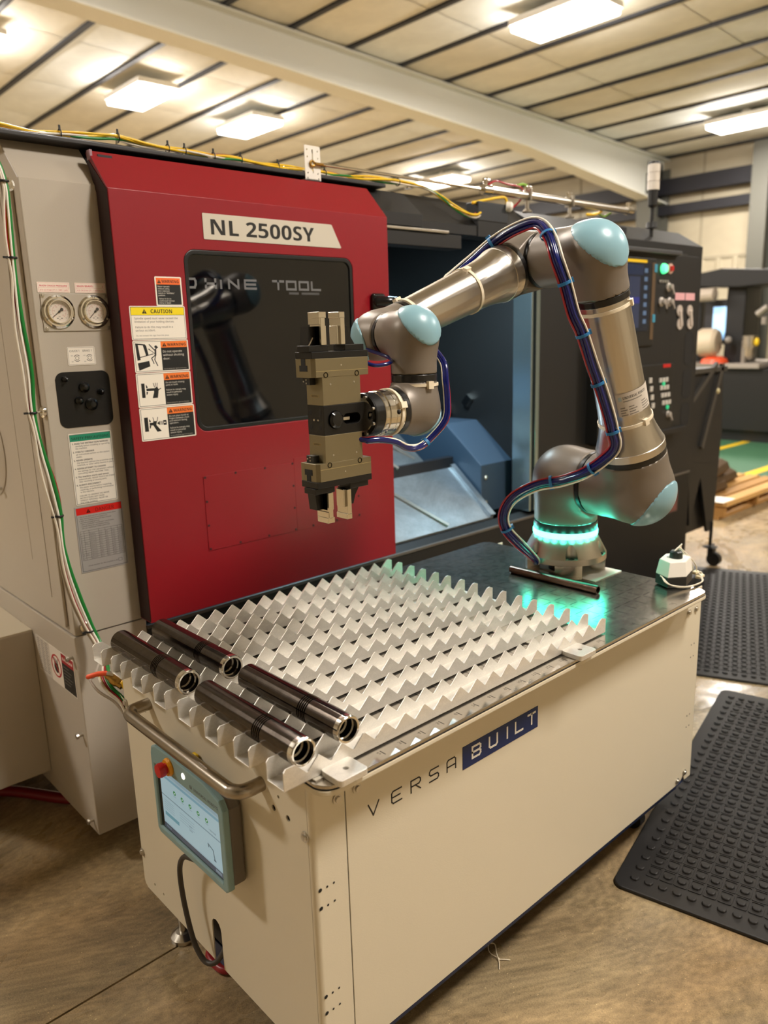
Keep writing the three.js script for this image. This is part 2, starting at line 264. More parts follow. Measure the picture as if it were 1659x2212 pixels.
const T_DIAL = canvasTex(256, 256, (x) => {
  x.fillStyle = '#d9cdbf'; x.fillRect(0, 0, 256, 256); x.translate(128, 128);
  for (let k = 0; k <= 50; k++) { const a = (135 + k * 5.4) * D2R, L = k % 5 ? 8 : 15; x.strokeStyle = '#b3514a'; x.lineWidth = k % 5 ? 1.5 : 3; x.beginPath(); x.moveTo(Math.cos(a) * 84, Math.sin(a) * 84); x.lineTo(Math.cos(a) * (84 - L), Math.sin(a) * (84 - L)); x.stroke(); x.strokeStyle = '#4b4640'; x.beginPath(); x.moveTo(Math.cos(a) * 112, Math.sin(a) * 112); x.lineTo(Math.cos(a) * (112 - L), Math.sin(a) * (112 - L)); x.stroke(); }
  x.font = `16px ${FN}`; x.textAlign = 'center'; x.fillStyle = '#a2423c'; for (let k = 0; k <= 10; k += 2) { const a = (135 + k * 27) * D2R; x.fillText(String(k * 5), Math.cos(a) * 58, Math.sin(a) * 58 + 5); }
  x.fillStyle = '#444'; x.fillText('bar', 0, 62); x.fillText('psi', 0, 96); x.fillRect(-34, 72, 20, 8); x.fillRect(14, 72, 20, 8);
});
const T_CHUCK = canvasTex(320, 208, (x) => {
  x.fillStyle = '#ebe3d6'; x.fillRect(0, 0, 320, 208); x.strokeStyle = '#6b655c'; x.lineWidth = 3; x.strokeRect(10, 10, 300, 188); lines(x, ['CHUCK 1'], 26, 58, 1, 30, '#3a3630'); lines(x, ['BRAKE 1'], 176, 58, 1, 30, '#3a3630');
  for (const cx of [108, 252]) { x.strokeStyle = '#2b2824'; x.lineWidth = 6; x.beginPath(); x.arc(cx, 128, 36, 3.6, 5.6); x.stroke(); x.beginPath(); x.arc(cx, 128, 36, 0.7, 2.7); x.stroke(); x.lineWidth = 5; x.strokeStyle = '#6a635a'; x.beginPath(); x.arc(cx, 128, 20, 0, 7); x.stroke(); lines(x, ['DEC.'], cx - 70, 104, 1, 15, '#555'); lines(x, ['INC.'], cx - 68, 172, 1, 15, '#555'); }
});
const T_SAFE = canvasTex(384, 640, (x) => {
  x.fillStyle = '#e6dfd2'; x.fillRect(0, 0, 384, 640); x.strokeStyle = '#333'; x.lineWidth = 3; x.strokeRect(10, 10, 364, 620); x.fillStyle = '#1b8a68'; x.fillRect(12, 12, 360, 58); fitText(x, 'SAFETY PRECAUTIONS', 192, 56, 336, 46, '#0d3a2c');
  let y = 98; const item = (n, head, ...rest) => { lines(x, [n + '. ' + head], 24, y, 1, 19, '#2b2824', true); y += 22; lines(x, rest, 50, y, 21, 18, '#2b2824'); y += rest.length * 21 + 10; };
  item(1, 'READ THE INSTRUCTION MANUAL', 'carefully before installing or operating', 'the machine.'); item(2, 'STRICTLY OBSERVE', 'all instructions written on the caution', 'plates.'); item(3, 'NEVER OPERATE', 'the machine without the protective cover,', 'interlock, or other safety devices in place.');
  item(4, 'NEVER ATTEMPT TO CHANGE', 'the settings for CNC parameters without', 'consulting SMART MACHINE TOOL.'); item(5, 'The machine starts and moves', 'automatically. NEVER TOUCH OR STAND', 'near revolving or moving parts.'); item(6, 'ALWAYS DISCONNECT', 'the power source before inspecting,', 'repairing, or performing maintenance', 'to the machine.');
  lines(x, ['FAILURE TO OBSERVE THE ABOVE', 'INSTRUCTIONS MAY CAUSE', 'SERIOUS PERSONAL INJURY OR', 'MACHINE DAMAGE.'], 40, y + 2, 21, 18, '#2b2824');
});
const T_DANGER = canvasTex(400, 560, (x) => {
  x.fillStyle = '#aeabaa'; x.fillRect(0, 0, 400, 560); x.strokeStyle = '#444'; x.lineWidth = 3; x.strokeRect(12, 12, 376, 536); x.fillStyle = '#e0201a'; x.fillRect(12, 12, 376, 58); triangle(x, 110, 46, 18, '#3a0503', '#e0201a'); fitText(x, 'DANGER', 246, 58, 170, 42, '#5a0a06', false);
  lines(x, ['1. Do not use chuck and other workholding devices above', '   their maximum pressure and speed limits.', '2. Make sure rotating components have adequate', '   and balanced gripping forces.', '   • Refer to workholder manufacturer\'s specifications,', '   • Carefully check max. permissible pressure,', '     and max. machine permissible speed limits.'], 26, 92, 16, 12, '#33302e');
  x.strokeStyle = '#4a4644'; x.lineWidth = 2; const cols = [24, 54, 96, 176, 230, 282, 336, 376]; for (let r = 0; r <= 13; r++) { const yy = 208 + r * 19; x.beginPath(); x.moveTo(24, yy); x.lineTo(376, yy); x.stroke(); if (r < 13 && r) for (let c = 0; c < 7; c++) { if (c === 1 && r % 5) continue; lines(x, [[String(r), 'STD', 'HB-A' + (8 + r) + '10', String(20 + r) + '.5', String(300 + r * 7), String(2000 + r * 50), 'SB-Y15' + r][c]], cols[c] + 4, yy + 14, 1, 11, '#3a3735'); } }
  for (const c of cols) { x.beginPath(); x.moveTo(c, 208); x.lineTo(c, 455); x.stroke(); } lines(x, ['Chuck number for this machine is NO.'], 60, 512, 1, 15, '#33302e'); x.strokeRect(318, 494, 30, 24);
});
const T_HAND = canvasTex(512, 320, (x) => {
  x.fillStyle = '#c9c0b2'; x.fillRect(0, 0, 512, 320); for (let k = 0; k < 16; k++) { x.fillStyle = '#77706a'; for (let c = 0; c < 3; c++) x.fillRect(18 + c * 54, 18 + k * 18, 30 + ((k * 7 + c * 5) % 14), 6); }
  x.fillStyle = '#e3d9cb'; x.fillRect(190, 0, 322, 320); x.fillStyle = '#1c1a1a'; x.fillRect(350, 86, 156, 228); x.fillStyle = '#a01c26'; x.fillRect(350, 6, 156, 80); fitText(x, 'DANGER', 428, 60, 130, 34, '#e8d8cc'); x.fillStyle = '#6f6a65'; for (let k = 0; k < 6; k++) x.fillRect(364, 112 + k * 28, 70 + (k * 31) % 50, 7);
  x.fillStyle = '#2a2523'; x.beginPath(); x.ellipse(268, 176, 30, 44, 0, 0, 7); x.fill(); for (let k = 0; k < 4; k++) { x.fillRect(242 + k * 14, 92 + (k % 3) * 8, 9, 70); } x.strokeStyle = '#b3222a'; x.lineWidth = 14; x.beginPath(); x.ellipse(268, 160, 62, 92, 0, 0, 7); x.stroke(); stroke(x, 12, [226, 94], [310, 226]);
});
const T_UR = canvasTex(420, 300, (x) => {
  x.fillStyle = '#c9c0b4'; x.fillRect(0, 0, 420, 300); x.fillStyle = '#a9bcc0'; x.fillRect(20, 22, 30, 30); fitText(x, 'UNIVERSAL ROBOTS', 190, 44, 260, 28, '#26221e'); const bar = (px, py, w) => { x.fillStyle = '#332e29'; for (let q = 0; q < w; q += 9) x.fillRect(px + q, py, 6 + (q * 7) % 3, 7); };
  bar(62, 56, 190); for (let k = 0; k < 9; k++) { bar(26, 100 + k * 18, 40 + (k * 17) % 30); bar(104, 100 + k * 18, 50 + (k * 29) % 50); bar(240, 92 + k * 18, 60 + (k * 37) % 80); } bar(40, 276, 280);
});
const T_PEND = canvasTex(640, 420, (x) => {
  x.fillStyle = '#9db7c0'; x.fillRect(0, 0, 640, 420); x.fillStyle = '#8fa9b4'; x.fillRect(0, 0, 640, 22); x.fillStyle = '#7ba3b3'; x.fillRect(0, 34, 640, 18); x.fillStyle = '#a9c3cb'; x.fillRect(0, 52, 640, 322);
  for (let k = 0; k < 5; k++) { const cx = 160 + k * 86; x.fillStyle = '#3f8a55'; x.beginPath(); x.arc(cx, 108, 15, 0, 7); x.fill(); x.strokeStyle = '#d7e6e2'; stroke(x, 4, [cx - 6, 108], [cx - 1, 114], [cx + 7, 102]); x.fillStyle = '#8aa0a8'; x.fillRect(cx - 16, 130, 32, 4); }
  x.fillStyle = '#7f99a3'; x.fillRect(0, 176, 640, 9); x.fillStyle = '#6a9aa6'; x.fillRect(24, 296, 160, 26); x.fillStyle = '#90aab3'; for (let k = 0; k < 5; k++) x.fillRect(26, 210 + k * 16, 110, 4); for (let k = 0; k < 4; k++) x.fillRect(200, 214 + k * 18, 160, 4);
  lines(x, ['Start', 'Loop'], 300, 260, 26, 16, '#66808a'); lines(x, ['• Normal'], 520, 160, 1, 18, '#5a747e'); x.strokeStyle = '#59707a'; stroke(x, 9, [560, 340], [548, 280], [500, 262], [504, 280]); x.fillStyle = '#59707a'; x.fillRect(550, 336, 22, 12);
  x.fillStyle = '#454f5c'; x.fillRect(0, 384, 640, 36); lines(x, ['Normal'], 26, 408, 1, 16, '#9fb0ba'); x.fillStyle = '#7d8b96'; x.fillRect(560, 392, 60, 20);
});
const T_CNC = canvasTex(320, 400, (x) => {
  x.fillStyle = '#2b313c'; x.fillRect(0, 0, 320, 400); x.fillStyle = '#33415e'; x.fillRect(10, 10, 240, 60); x.fillStyle = '#48506a'; x.fillRect(110, 80, 110, 300); x.fillStyle = '#4a4fa8'; x.fillRect(30, 200, 190, 36); x.fillStyle = '#4a6088'; for (let k = 0; k < 10; k++) x.fillRect(20, 84 + k * 28, 70, 10);
  x.fillStyle = '#7d98b8'; for (let k = 0; k < 7; k++) x.fillRect(262, 30 + k * 50, 34, 26); x.fillStyle = '#b8c4d4'; x.fillRect(60, 380, 110, 12);
});
// a thin printed plate: rounded outline, picture on its face; lies in the x-y plane facing +z
function labelGeo(w, h, r, t = 0.0009, shape) {
  const g = fin(new THREE.ExtrudeGeometry(shape ?? rrect(-w / 2, w / 2, -h / 2, h / 2, r), { depth: t, bevelEnabled: false, curveSegments: 6 })), p = g.attributes.position, uv = g.attributes.uv;
  for (let i = 0; i < p.count; i++) uv.setXY(i, (p.getX(i) + w / 2) / w, (p.getY(i) + h / 2) / h);
  return g;
}
function label(name, parent, tex, x0, x1, y0, y1, z, r = 0.004, o = {}) {
  const m = std(0xffffff, o.rough ?? 0.5, o.metal ?? 0, { map: tex }), g = labelGeo(x1 - x0, y1 - y0, r, o.t, o.shape).translate((x0 + x1) / 2, (y0 + y1) / 2, z);
  return mesh(name, g, m, parent, o.label);
}
// ---------------------------------------------------------------- small shared shapes
const screwGeo = (() => {   // pan head screw with a washer, pointing +z
  const g = [lathe([[0, 0.0008], [0.0105, 0.0008], [0.0105, 0.0022], [0.0095, 0.0026], [0, 0.0026]], V(0, 0, 0), V(0, 0, 1), 20), lathe([[0.0068, 0.0026], [0.0068, 0.004], [0.0058, 0.0062], [0.003, 0.0072], [0, 0.0075]], V(0, 0, 0), V(0, 0, 1), 18)];
  return merge(g);
})();
const slotGeo = merge([bx(-0.0038, 0.0038, -0.0006, 0.0006, 0.0066, 0.0078), bx(-0.0006, 0.0006, -0.0038, 0.0038, 0.0066, 0.0078)]);
function screw(parent, p, dir = V(0, 0, 1), k = 1, m = M.steel) {
  const q = new THREE.Quaternion().setFromUnitVectors(V(0, 0, 1), dir), o = mesh('screw', screwGeo, m, parent);
  o.position.copy(p); o.quaternion.copy(q); o.scale.setScalar(k);
  return o;
}
const holeGeo = new THREE.CircleGeometry(1, 16);
function stroke3(lists, w, t, z) {   // lettering in strokes: flat bars standing t proud of a face at z
  const out = [];
  for (const pts of lists) for (let i = 0; i < pts.length - 1; i++) {
    const [ax, ay] = pts[i], [bx_, by] = pts[i + 1], dx = bx_ - ax, dy = by - ay, L = Math.hypot(dx, dy), g = new THREE.BoxGeometry(L + w * 0.9, w, t);
    out.push(fin(g.rotateZ(Math.atan2(dy, dx)).translate((ax + bx_) / 2, (ay + by) / 2, z + t / 2 + i * 0.00002)));
  }
  return merge(out);
}
const TOP = 0.81;
// ---------------------------------------------------------------- robot cart
{
  const t = thing('machine_cart', 'cream sheet metal cart on wheels with an engraved steel top, carrying the robot arm', 'cart', [0.75, 0, -0.4]);
  const L = (g) => local(merge([g]), t);
  // front panel, corner post, end panels
  const front = shapeOf([[0.0815, 0.152], [1.42, 0.152], [1.438, 0.158], [1.45, 0.168], [1.461, 0.15], [1.5, 0.15], [1.5, 0.79], [0.0815, 0.79]]);
  mesh('front_panel', L(prismZ(front, -0.004, 0, 0.001)), M.cream, t);
  const post = rrect(0, 0.3, -0.3, 0, 0.012);   // rounded corner in plan
  const pts = []; for (let k = 0; k <= 8; k++) { const a = Math.PI + (k / 8) * Math.PI / 2; pts.push([0.0115 + 0.0115 * Math.cos(a), -0.0115 - 0.0115 * Math.sin(a)]); }
  mesh('corner_post', L(prismY([...pts, [0.079, 0], [0.079, -0.004], [0.004, -0.004]].map(([a, b]) => [a, b]), 0.15, 0.79)), M.cream, t);
  const end = new THREE.Shape(); const zy = [[-0.0125, 0.15], [-0.372, 0.15], [-0.372, 0.247], [-0.374, 0.258], [-0.38, 0.267], [-0.3925, 0.2717], [-0.405, 0.267], [-0.411, 0.258], [-0.413, 0.247], [-0.413, 0.15], [-0.755, 0.15], [-0.768, 0.158], [-0.772, 0.17], [-0.772, 0.79], [-0.0125, 0.79]];
  zy.forEach(([z, y], i) => (i ? end.lineTo(-z, y) : end.moveTo(-z, y))); end.closePath();
  for (const [z, y, r] of [[-0.6549, 0.6964, 0.004], [-0.1188, 0.688, 0.0065], [-0.0722, 0.6877, 0.0065], [-0.1, 0.72, 0.0035], [-0.7095, 0.1835, 0.004], [-0.6613, 0.1821, 0.004]]) circleHole(end, -z, y, r);
  mesh('end_panel', L(prismX(end, 0, 0.003)), M.cream, t);
  mesh('end_panel', L(bx(1.497, 1.5, 0.15, 0.775, -0.772, -0.004)), M.cream, t); mesh('back_panel', L(bx(0.003, 1.497, 0.15, 0.79, -0.772, -0.769)), M.cream, t);
  // base tray, feet and castors
  mesh('base_frame', L([bx(0.03, 1.47, 0.138, 0.153, -0.76, -0.006, 0.002), bx(0.03, 1.47, 0.1, 0.14, -0.74, -0.03), bx(1.44, 1.47, 0.15, 0.175, -0.01, -0.006)]), M.blueStrip, t);
  mesh('inner_liner', L(bx(0.03, 1.46, 0.16, 0.77, -0.75, -0.03)), M.blackPlastic, t);
  for (const [x, z] of [[0.055, -0.69], [0.06, -0.16], [1.4, -0.69]]) mesh('levelling_foot', L(lathe([[0, 0.001], [0.034, 0.001], [0.034, 0.012], [0.02, 0.024], [0.01, 0.026], [0.01, 0.11], [0, 0.11]], V(x, 0, z), V(0, 1, 0), 24)), M.steel, t);
  for (const [x, z] of [[1.33, -0.1], [0.2, -0.45], [1.3, -0.66]]) {
    const c = mesh('caster', L([bx(x - 0.03, x + 0.03, 0.09, 0.1, z - 0.03, z + 0.03, 0.002), bx(x - 0.022, x - 0.018, 0.03, 0.09, z - 0.02, z + 0.02), bx(x + 0.018, x + 0.022, 0.03, 0.09, z - 0.02, z + 0.02)]), M.steel, t);
    mesh('wheel', L(cyl(V(x - 0.015, 0.036, z), V(x + 0.015, 0.036, z), 0.0355, 0.0355, 28)), M.rubber, c);
  }
  // top plate with engraved grid
  const gridTex = canvasTex(2048, 1200, (x, w, h) => {
    const P = w / 1.428; x.fillStyle = '#b7b0a5'; x.fillRect(0, 0, w, h);
    for (let k = 0; k < 2600; k++) { x.fillStyle = `rgba(${rnd() > 0.5 ? '235,228,216' : '90,86,80'},${0.02 + rnd() * 0.05})`; x.fillRect(rnd() * w, rnd() * h, 30 + rnd() * 160, 1 + rnd() * 2); }
    x.strokeStyle = '#3a3632'; x.lineWidth = 3; const p = 0.0525 * P, g = 0.0085 * P, ox = (0.037 + 0.012) * P, oy = (0.06 + 0.0055) * P;
    for (let i = -1; i < 28; i++) for (let j = 0; j < 17; j++) { const a = ox + i * p, b = oy + j * p; if (j > 0) { x.beginPath(); x.moveTo(a + g, b); x.lineTo(a + p - g, b); x.stroke(); } x.beginPath(); x.moveTo(a, b + g); x.lineTo(a, b + p - g); x.stroke(); }
    for (let i = 0; i < 27; i++) { const a = ox + i * p; x.beginPath(); x.moveTo(a, h - 8 > 0 ? 0.012 * P : 0); x.lineTo(a, 0.028 * P); x.stroke(); x.save(); x.translate(a - 5, 0.027 * P); x.rotate(0); x.font = '17px sans-serif'; x.fillStyle = '#3a3632'; x.textAlign = 'right'; x.fillText(String(i), 0, 0); x.restore(); }
  });
  const plate = rrect(-0.012, 1.416, -0.06, 0.78, 0.035), pg = prismY(plate, TOP - 0.008, TOP, 0.0012);
  const pp = pg.attributes.position, pu = pg.attributes.uv; for (let i = 0; i < pp.count; i++) pu.setXY(i, (pp.getX(i) + 0.012) / 1.428, 1 - (0.06 - pp.getZ(i)) / 0.84);
  mesh('top_plate', local(pg, t), std(0xffffff, 0.27, 0.95, { map: gridTex, roughnessMap: rep(cloudy, 5) }), t);
  mesh('top_rim', L(prismY(rrect(-0.014, 1.418, -0.062, 0.782, 0.036), 0.79, TOP - 0.008, 0.003)), M.cream, t);
  mesh('rim_gasket', L(prismY(rrect(-0.0135, 1.4175, -0.0615, 0.7815, 0.036), TOP - 0.0085, TOP - 0.0072)), M.blackPlastic, t);
  mesh('blue_trim', L([bx(0.0588, 0.42, 0.745, 0.775, 0, 0.0012), bx(0.42, 1.464, 0.749, 0.775, 0, 0.0012)]), M.blueStrip, t);
  mesh('panel_seam', L(bx(0.0791, 0.0814, 0.15, 0.745, -0.003, -0.0015)), M.darkHole, t);
  // lettering
  const y0 = 0.6585, y1 = 0.6845, ym = (y0 + y1) / 2, wl = 0.027, c = 0.004;
  const letters = { V: (x) => [[[x, y1], [x + wl * 0.45, y0], [x + wl, y1]]], E: (x) => [[[x + wl, y1], [x + c, y1], [x, y1 - c], [x, y0 + c], [x + c, y0], [x + wl, y0]], [[x, ym], [x + wl * 0.85, ym]]], R: (x) => [[[x, y0], [x, y1], [x + wl - c, y1], [x + wl, y1 - c], [x + wl, ym + c], [x + wl - c, ym], [x, ym]], [[x + wl * 0.45, ym], [x + wl, y0]]],
    S: (x) => [[[x + wl, y1], [x + c, y1], [x, y1 - c], [x, ym + c], [x + c, ym], [x + wl - c, ym], [x + wl, ym - c], [x + wl, y0 + c], [x + wl - c, y0], [x, y0]]], A: (x) => [[[x, y0], [x, y1 - c], [x + c, y1], [x + wl - c, y1], [x + wl, y1 - c], [x + wl, y0]], [[x, ym - 0.003], [x + wl, ym - 0.003]]],
    B: (x) => [[[x, y0], [x, y1], [x + wl - c, y1], [x + wl, y1 - c], [x + wl, ym + c], [x + wl - c, ym], [x + wl, ym - c], [x + wl, y0 + c], [x + wl - c, y0], [x, y0]], [[x, ym], [x + wl - c, ym]]], U: (x) => [[[x, y1], [x, y0 + c], [x + c, y0], [x + wl - c, y0], [x + wl, y0 + c], [x + wl, y1]]], I: (x) => [[[x, y0], [x, y1]]], L: (x) => [[[x, y1], [x, y0], [x + wl, y0]]], T: (x) => [[[x, y1], [x + wl, y1]], [[x + wl / 2, y1], [x + wl / 2, y0]]] };
  const ink = std(0x141216, 0.5);
  [['V', 0.136], ['E', 0.197], ['R', 0.2505], ['S', 0.304], ['A', 0.357]].forEach(([k, x]) => mesh('letter', L(stroke3(letters[k](x), 0.0028, 0.0006, 0)), ink, t));
  mesh('logo_plate', L(bx(0.406, 0.673, 0.642, 0.696, 0, 0.0008)), std(0x14285a, 0.5), t);
  [['B', 0.437], ['U', 0.4945], ['I', 0.5575], ['L', 0.5875], ['T', 0.635]].forEach(([k, x]) => mesh('letter', L(stroke3(letters[k](x), 0.0048, 0.0006, 0.0008)), M.white, t));
  // screws
  for (const [x, y] of [[0.0605, 0.7345], [0.1088, 0.7345], [1.4218, 0.7256], [1.4661, 0.7254], [1.411, 0.1676], [1.4564, 0.1787]]) screw(t, V(x - 0.75, y, 0.4005), V(0, 0, 1), 0.95);
  for (const [z, y] of [[-0.019, 0.6755], [-0.7655, 0.6806], [-0.7655, 0.2526]]) screw(t, V(-0.7505, y, z + 0.4), V(-1, 0, 0), 1.0);
  // small round holes along the corner post and the far edge
  const hole = (x, y, r) => { const o = mesh('hole', L(new THREE.CircleGeometry(r, 14).translate(x, y, 0.0006)), M.darkHole, t); return o; };
  for (const y of [0.567, 0.528, 0.332, 0.2945]) { hole(0.0122, y, 0.0042); hole(0.0285, y - 0.001, 0.0024); hole(0.0444, y - 0.001, 0.0024); }
  for (const y of [0.6131, 0.5725, 0.3767, 0.338]) for (const x of [1.4505, 1.468]) hole(x, y, 0.0024);
  // push handle
  const h = curve([V(0, 0.724, -0.63), V(-0.025, 0.724, -0.63), V(-0.044, 0.724, -0.626), V(-0.0545, 0.724, -0.612), V(-0.058, 0.724, -0.585), V(-0.058, 0.724, -0.39), V(-0.058, 0.724, -0.2), V(-0.0545, 0.724, -0.173), V(-0.044, 0.724, -0.159), V(-0.025, 0.724, -0.155), V(0, 0.724, -0.155)]);
  mesh('push_handle', L(new THREE.TubeGeometry(h, 120, 0.0145, 24)), M.handle, t);
}
// ---------------------------------------------------------------- toothed tray
{
  const P = 0.0525, tip = 0.8525, val = 0.8302, y0 = 0.8135, th = 0.0026;
  const xl = -0.0655, xr = 0.9255;
  const out = [[xl, y0], [xl, 0.8485], [xl + 0.006, 0.8545], [-0.0405, 0.8545]];
  for (let k = -1; k <= 16; k++) { const vx = 0.037 + P * k; out.push([vx - 0.0015, val + 0.0006], [vx + 0.0015, val + 0.0006]); if (k < 16) out.push([vx + P / 2 - 0.0018, tip], [vx + P / 2 + 0.0018, tip]); }
  out.push([0.8985, 0.8495], [0.904, 0.853], [0.912, 0.854], [xr, 0.8485], [xr, y0]);
  const t = thing('workpiece_tray', 'bright sheet metal tray of saw-toothed rails on the cart top, holding four steel tubes', 'tray', [0.43, TOP, -0.38]);
  for (let k = 0; k < 8; k++) {
    const z = 0.0205 - k * 2 * 0.0527;
    mesh('toothed_rail', local(merge([prismZ(out, z - th, z, 0.0004), prismZ(out, z - 0.0527, z - 0.0527 + th, 0.0004), bx(xl, xr, y0, y0 + 0.002, z - 0.0527, z, 0.0008)]), t), M.teeth, t);
  }
  for (const x of [-0.006, 0.735]) mesh('cross_bar', local(bx(x, x + 0.065, TOP + 0.0002, y0, -0.79, 0.03), t), M.steel, t);
  for (const [x, z] of [[0.012, 0], [0.735, 0]]) {
    const s = circleHole(rrect(x, x + 0.066, -0.0755, -0.018, 0.009), x + 0.036, -0.047, 0.0052);
    mesh('mounting_tab', local(prismY(s, TOP + 0.0002, TOP + 0.0125, 0.0012), t), M.teeth, t);
  }
}
// ---------------------------------------------------------------- four turned steel tubes in the tray
{
  const R = 0.0268, Ln = 0.335, yc = 0.8302 + R / Math.sin(50 * D2R) - 0.0008;
  const t = thing('steel_tube', '', 'tube', [0, 0, 0]), ax = V(0, 0, -1), o = V(0, 0, 0);
  const prof = [[R - 0.0006, 0.0125]]; const g0 = 0.098;
  for (let k = 0; k < 5; k++) { const a = g0 + k * 0.0056; prof.push([R, a], [R - 0.0022, a + 0.0006], [R - 0.0022, a + 0.003], [R, a + 0.0036]); }
  mesh('body', lathe([[R, 0.0125], ...prof.slice(1), [R, Ln - 0.006], [R - 0.004, Ln], [0, Ln]], o, ax, 56, 0.35), M.darkSteel, t);
  mesh('bright_rim', lathe([[R - 0.0052, 0.0005], [R - 0.0018, 0], [R + 0.0001, 0.0022], [R + 0.0001, 0.0126]], o, ax, 56, 0.35), M.chrome, t);
  mesh('bore', lathe([[R - 0.005, 0.0005], [R - 0.005, 0.012], [R - 0.0075, 0.0135], [R - 0.0075, 0.028], [R - 0.0105, 0.03], [R - 0.0105, 0.07], [0, 0.071]], o, ax, 48, 0.35), std(0x9b958c, 0.16, 1), t);
  const groove = []; for (let k = 0; k < 5; k++) { const a = g0 + k * 0.0056; groove.push(lathe([[R - 0.0018, a + 0.0007], [R - 0.0018, a + 0.0031]], o, ax, 48)); }
  mesh('ring_groove', groove, std(0x0c0908, 0.35, 0.6), t);
  const list = [[-0.0155, 0.013, 0.2, 'dark steel tube at the front left corner of the tray, nearest the viewer'], [0.0895, 0.008, 0.9, 'dark steel tube in the front half of the tray, the one farther right'], [-0.0155, -0.384, 0.55, 'dark steel tube at the left edge of the tray, behind the front left tube'], [0.0895, -0.384, 1.4, 'dark steel tube at the back of the tray, closest to the red door']];
  list.forEach(([x, z, a, lab], i) => { const c = i ? t.clone() : t; if (i) { c.name = numbered('steel_tube'); scene.add(c); } c.position.set(x, yc, z); c.rotation.z = a; c.userData = { label: lab, category: 'tube', group: 'steel tubes in the toothed tray' }; });
}
// ---------------------------------------------------------------- teach pendant hanging on the end panel
{
  const t = thing('teach_pendant', 'blue-grey framed touch screen teach pendant with a red stop button, hung on the cart end', 'control pendant', [-0.025, 0.57, -0.384]);
  // built facing -x: u runs along +z, v is height
  const TOZ = new THREE.Matrix4().makeBasis(V(0, 0, 1), V(0, 1, 0), V(-1, 0, 0));
  const face = (g, depth) => fin(g.applyMatrix4(TOZ)).translate(depth, 0, 0);
  const outline = (m) => shapeOf([[-0.154 + m, -0.104 + m], [-0.143 + m, -0.114 + m], [0.144 - m, -0.114 + m], [0.156 - m, -0.104 + m], [0.156 - m, 0.078 - m], [0.142 - m, 0.097 - m], [0.085, 0.112 - m], [-0.06, 0.115 - m], [-0.128, 0.113 - m], [-0.148 + m, 0.104 - m], [-0.154 + m, 0.085 - m]]);
  const fr = outline(0); fr.holes.push(rrect(-0.139, 0.135, -0.095, 0.0635, 0.003, THREE.Path));
  mesh('bezel', face(extrude(fr, 0.016, 0.004), -0.009), M.robotBlue.clone(), t); t.children[0].material.color.set(0x7f9d9f);
  mesh('back_shell', face(extrude(outline(0.004), 0.03, 0.006), 0.021), M.shell, t);
  mesh('grip_housing', face(extrude(rrect(-0.1, 0.12, -0.085, 0.085, 0.02), 0.012, 0.003), 0.024), M.shell, t);
  mesh('screen_glass', face(extrude(rrect(-0.138, 0.134, -0.094, 0.063, 0.002), 0.004), -0.0155), M.blackGloss, t);
  const sc = labelGeo(0.256, 0.15, 0.001, 0.0006).translate(0.004, -0.0155, 0);
  mesh('screen', fin(sc.applyMatrix4(TOZ), true).translate(-0.0196, 0, 0), std(0x6b7a80, 0.2, 0, { map: T_PEND, emissive: 0xffffff, emissiveMap: T_PEND, emissiveIntensity: 0.5 }), t);
  const nx = V(-1, 0, 0), E = V(-0.025, 0.088, -0.062), stop = part('stop_button', t);
  mesh('collar', lathe([[0, 0], [0.02, 0], [0.0205, 0.003], [0.018, 0.008], [0, 0.008]], E, nx, 32), M.amber, stop);
  mesh('knob', lathe([[0.0115, 0.006], [0.0115, 0.012], [0.0155, 0.014], [0.0163, 0.022], [0.0145, 0.0275], [0, 0.0285]], E, nx, 32), M.red2, stop);
  mesh('power_button', lathe([[0, 0], [0.0072, 0], [0.0072, 0.001], [0.0065, 0.0016], [0, 0.0016]], V(-0.025, 0.092, 0.001), nx, 24), std(0xffffff, 0.4, 0, { emissive: 0xfff4e0, emissiveIntensity: 1.2 }), t);
  const lg = canvasTex(256, 32, (x) => { x.fillStyle = '#7f9d9f'; x.fillRect(0, 0, 256, 32); x.fillStyle = '#2b3233'; x.fillRect(2, 5, 20, 20); x.fillStyle = '#7f9d9f'; x.fillRect(7, 9, 10, 4); x.fillRect(7, 16, 4, 6); fitText(x, 'UNIVERSAL ROBOTS', 144, 24, 218, 24, '#2b3233'); });
  mesh('logo', fin(labelGeo(0.115, 0.0125, 0.001, 0.0003).translate(0.083, 0.079, 0).applyMatrix4(TOZ), true).translate(-0.0251, 0, 0), std(0xffffff, 0.4, 0, { map: lg }), t);
  mesh('hook', [bx(-0.01, 0.022, 0.1, 0.119, -0.03, -0.012, 0.003)], M.yellow, t); mesh('wall_mount', bx(0.02, 0.025, 0.0, 0.1, -0.06, 0.05, 0.001), M.steel, t);
  // its cable
  const c = mesh('pendant_cable', tube([[-0.018, 0.462, -0.36], [-0.025, 0.447, -0.372], [-0.032, 0.441, -0.4], [-0.036, 0.425, -0.447], [-0.036, 0.38, -0.475], [-0.034, 0.31, -0.478], [-0.034, 0.24, -0.46], [-0.032, 0.19, -0.44], [-0.026, 0.163, -0.41], [-0.012, 0.17, -0.385], [0.012, 0.2, -0.378], [0.028, 0.22, -0.38]], 0.0062, 110, 12), std(0x37312c, 0.5));
  c.userData = { label: 'dark grey cable looping from the teach pendant into the slot of the cart end', category: 'cable' };
}
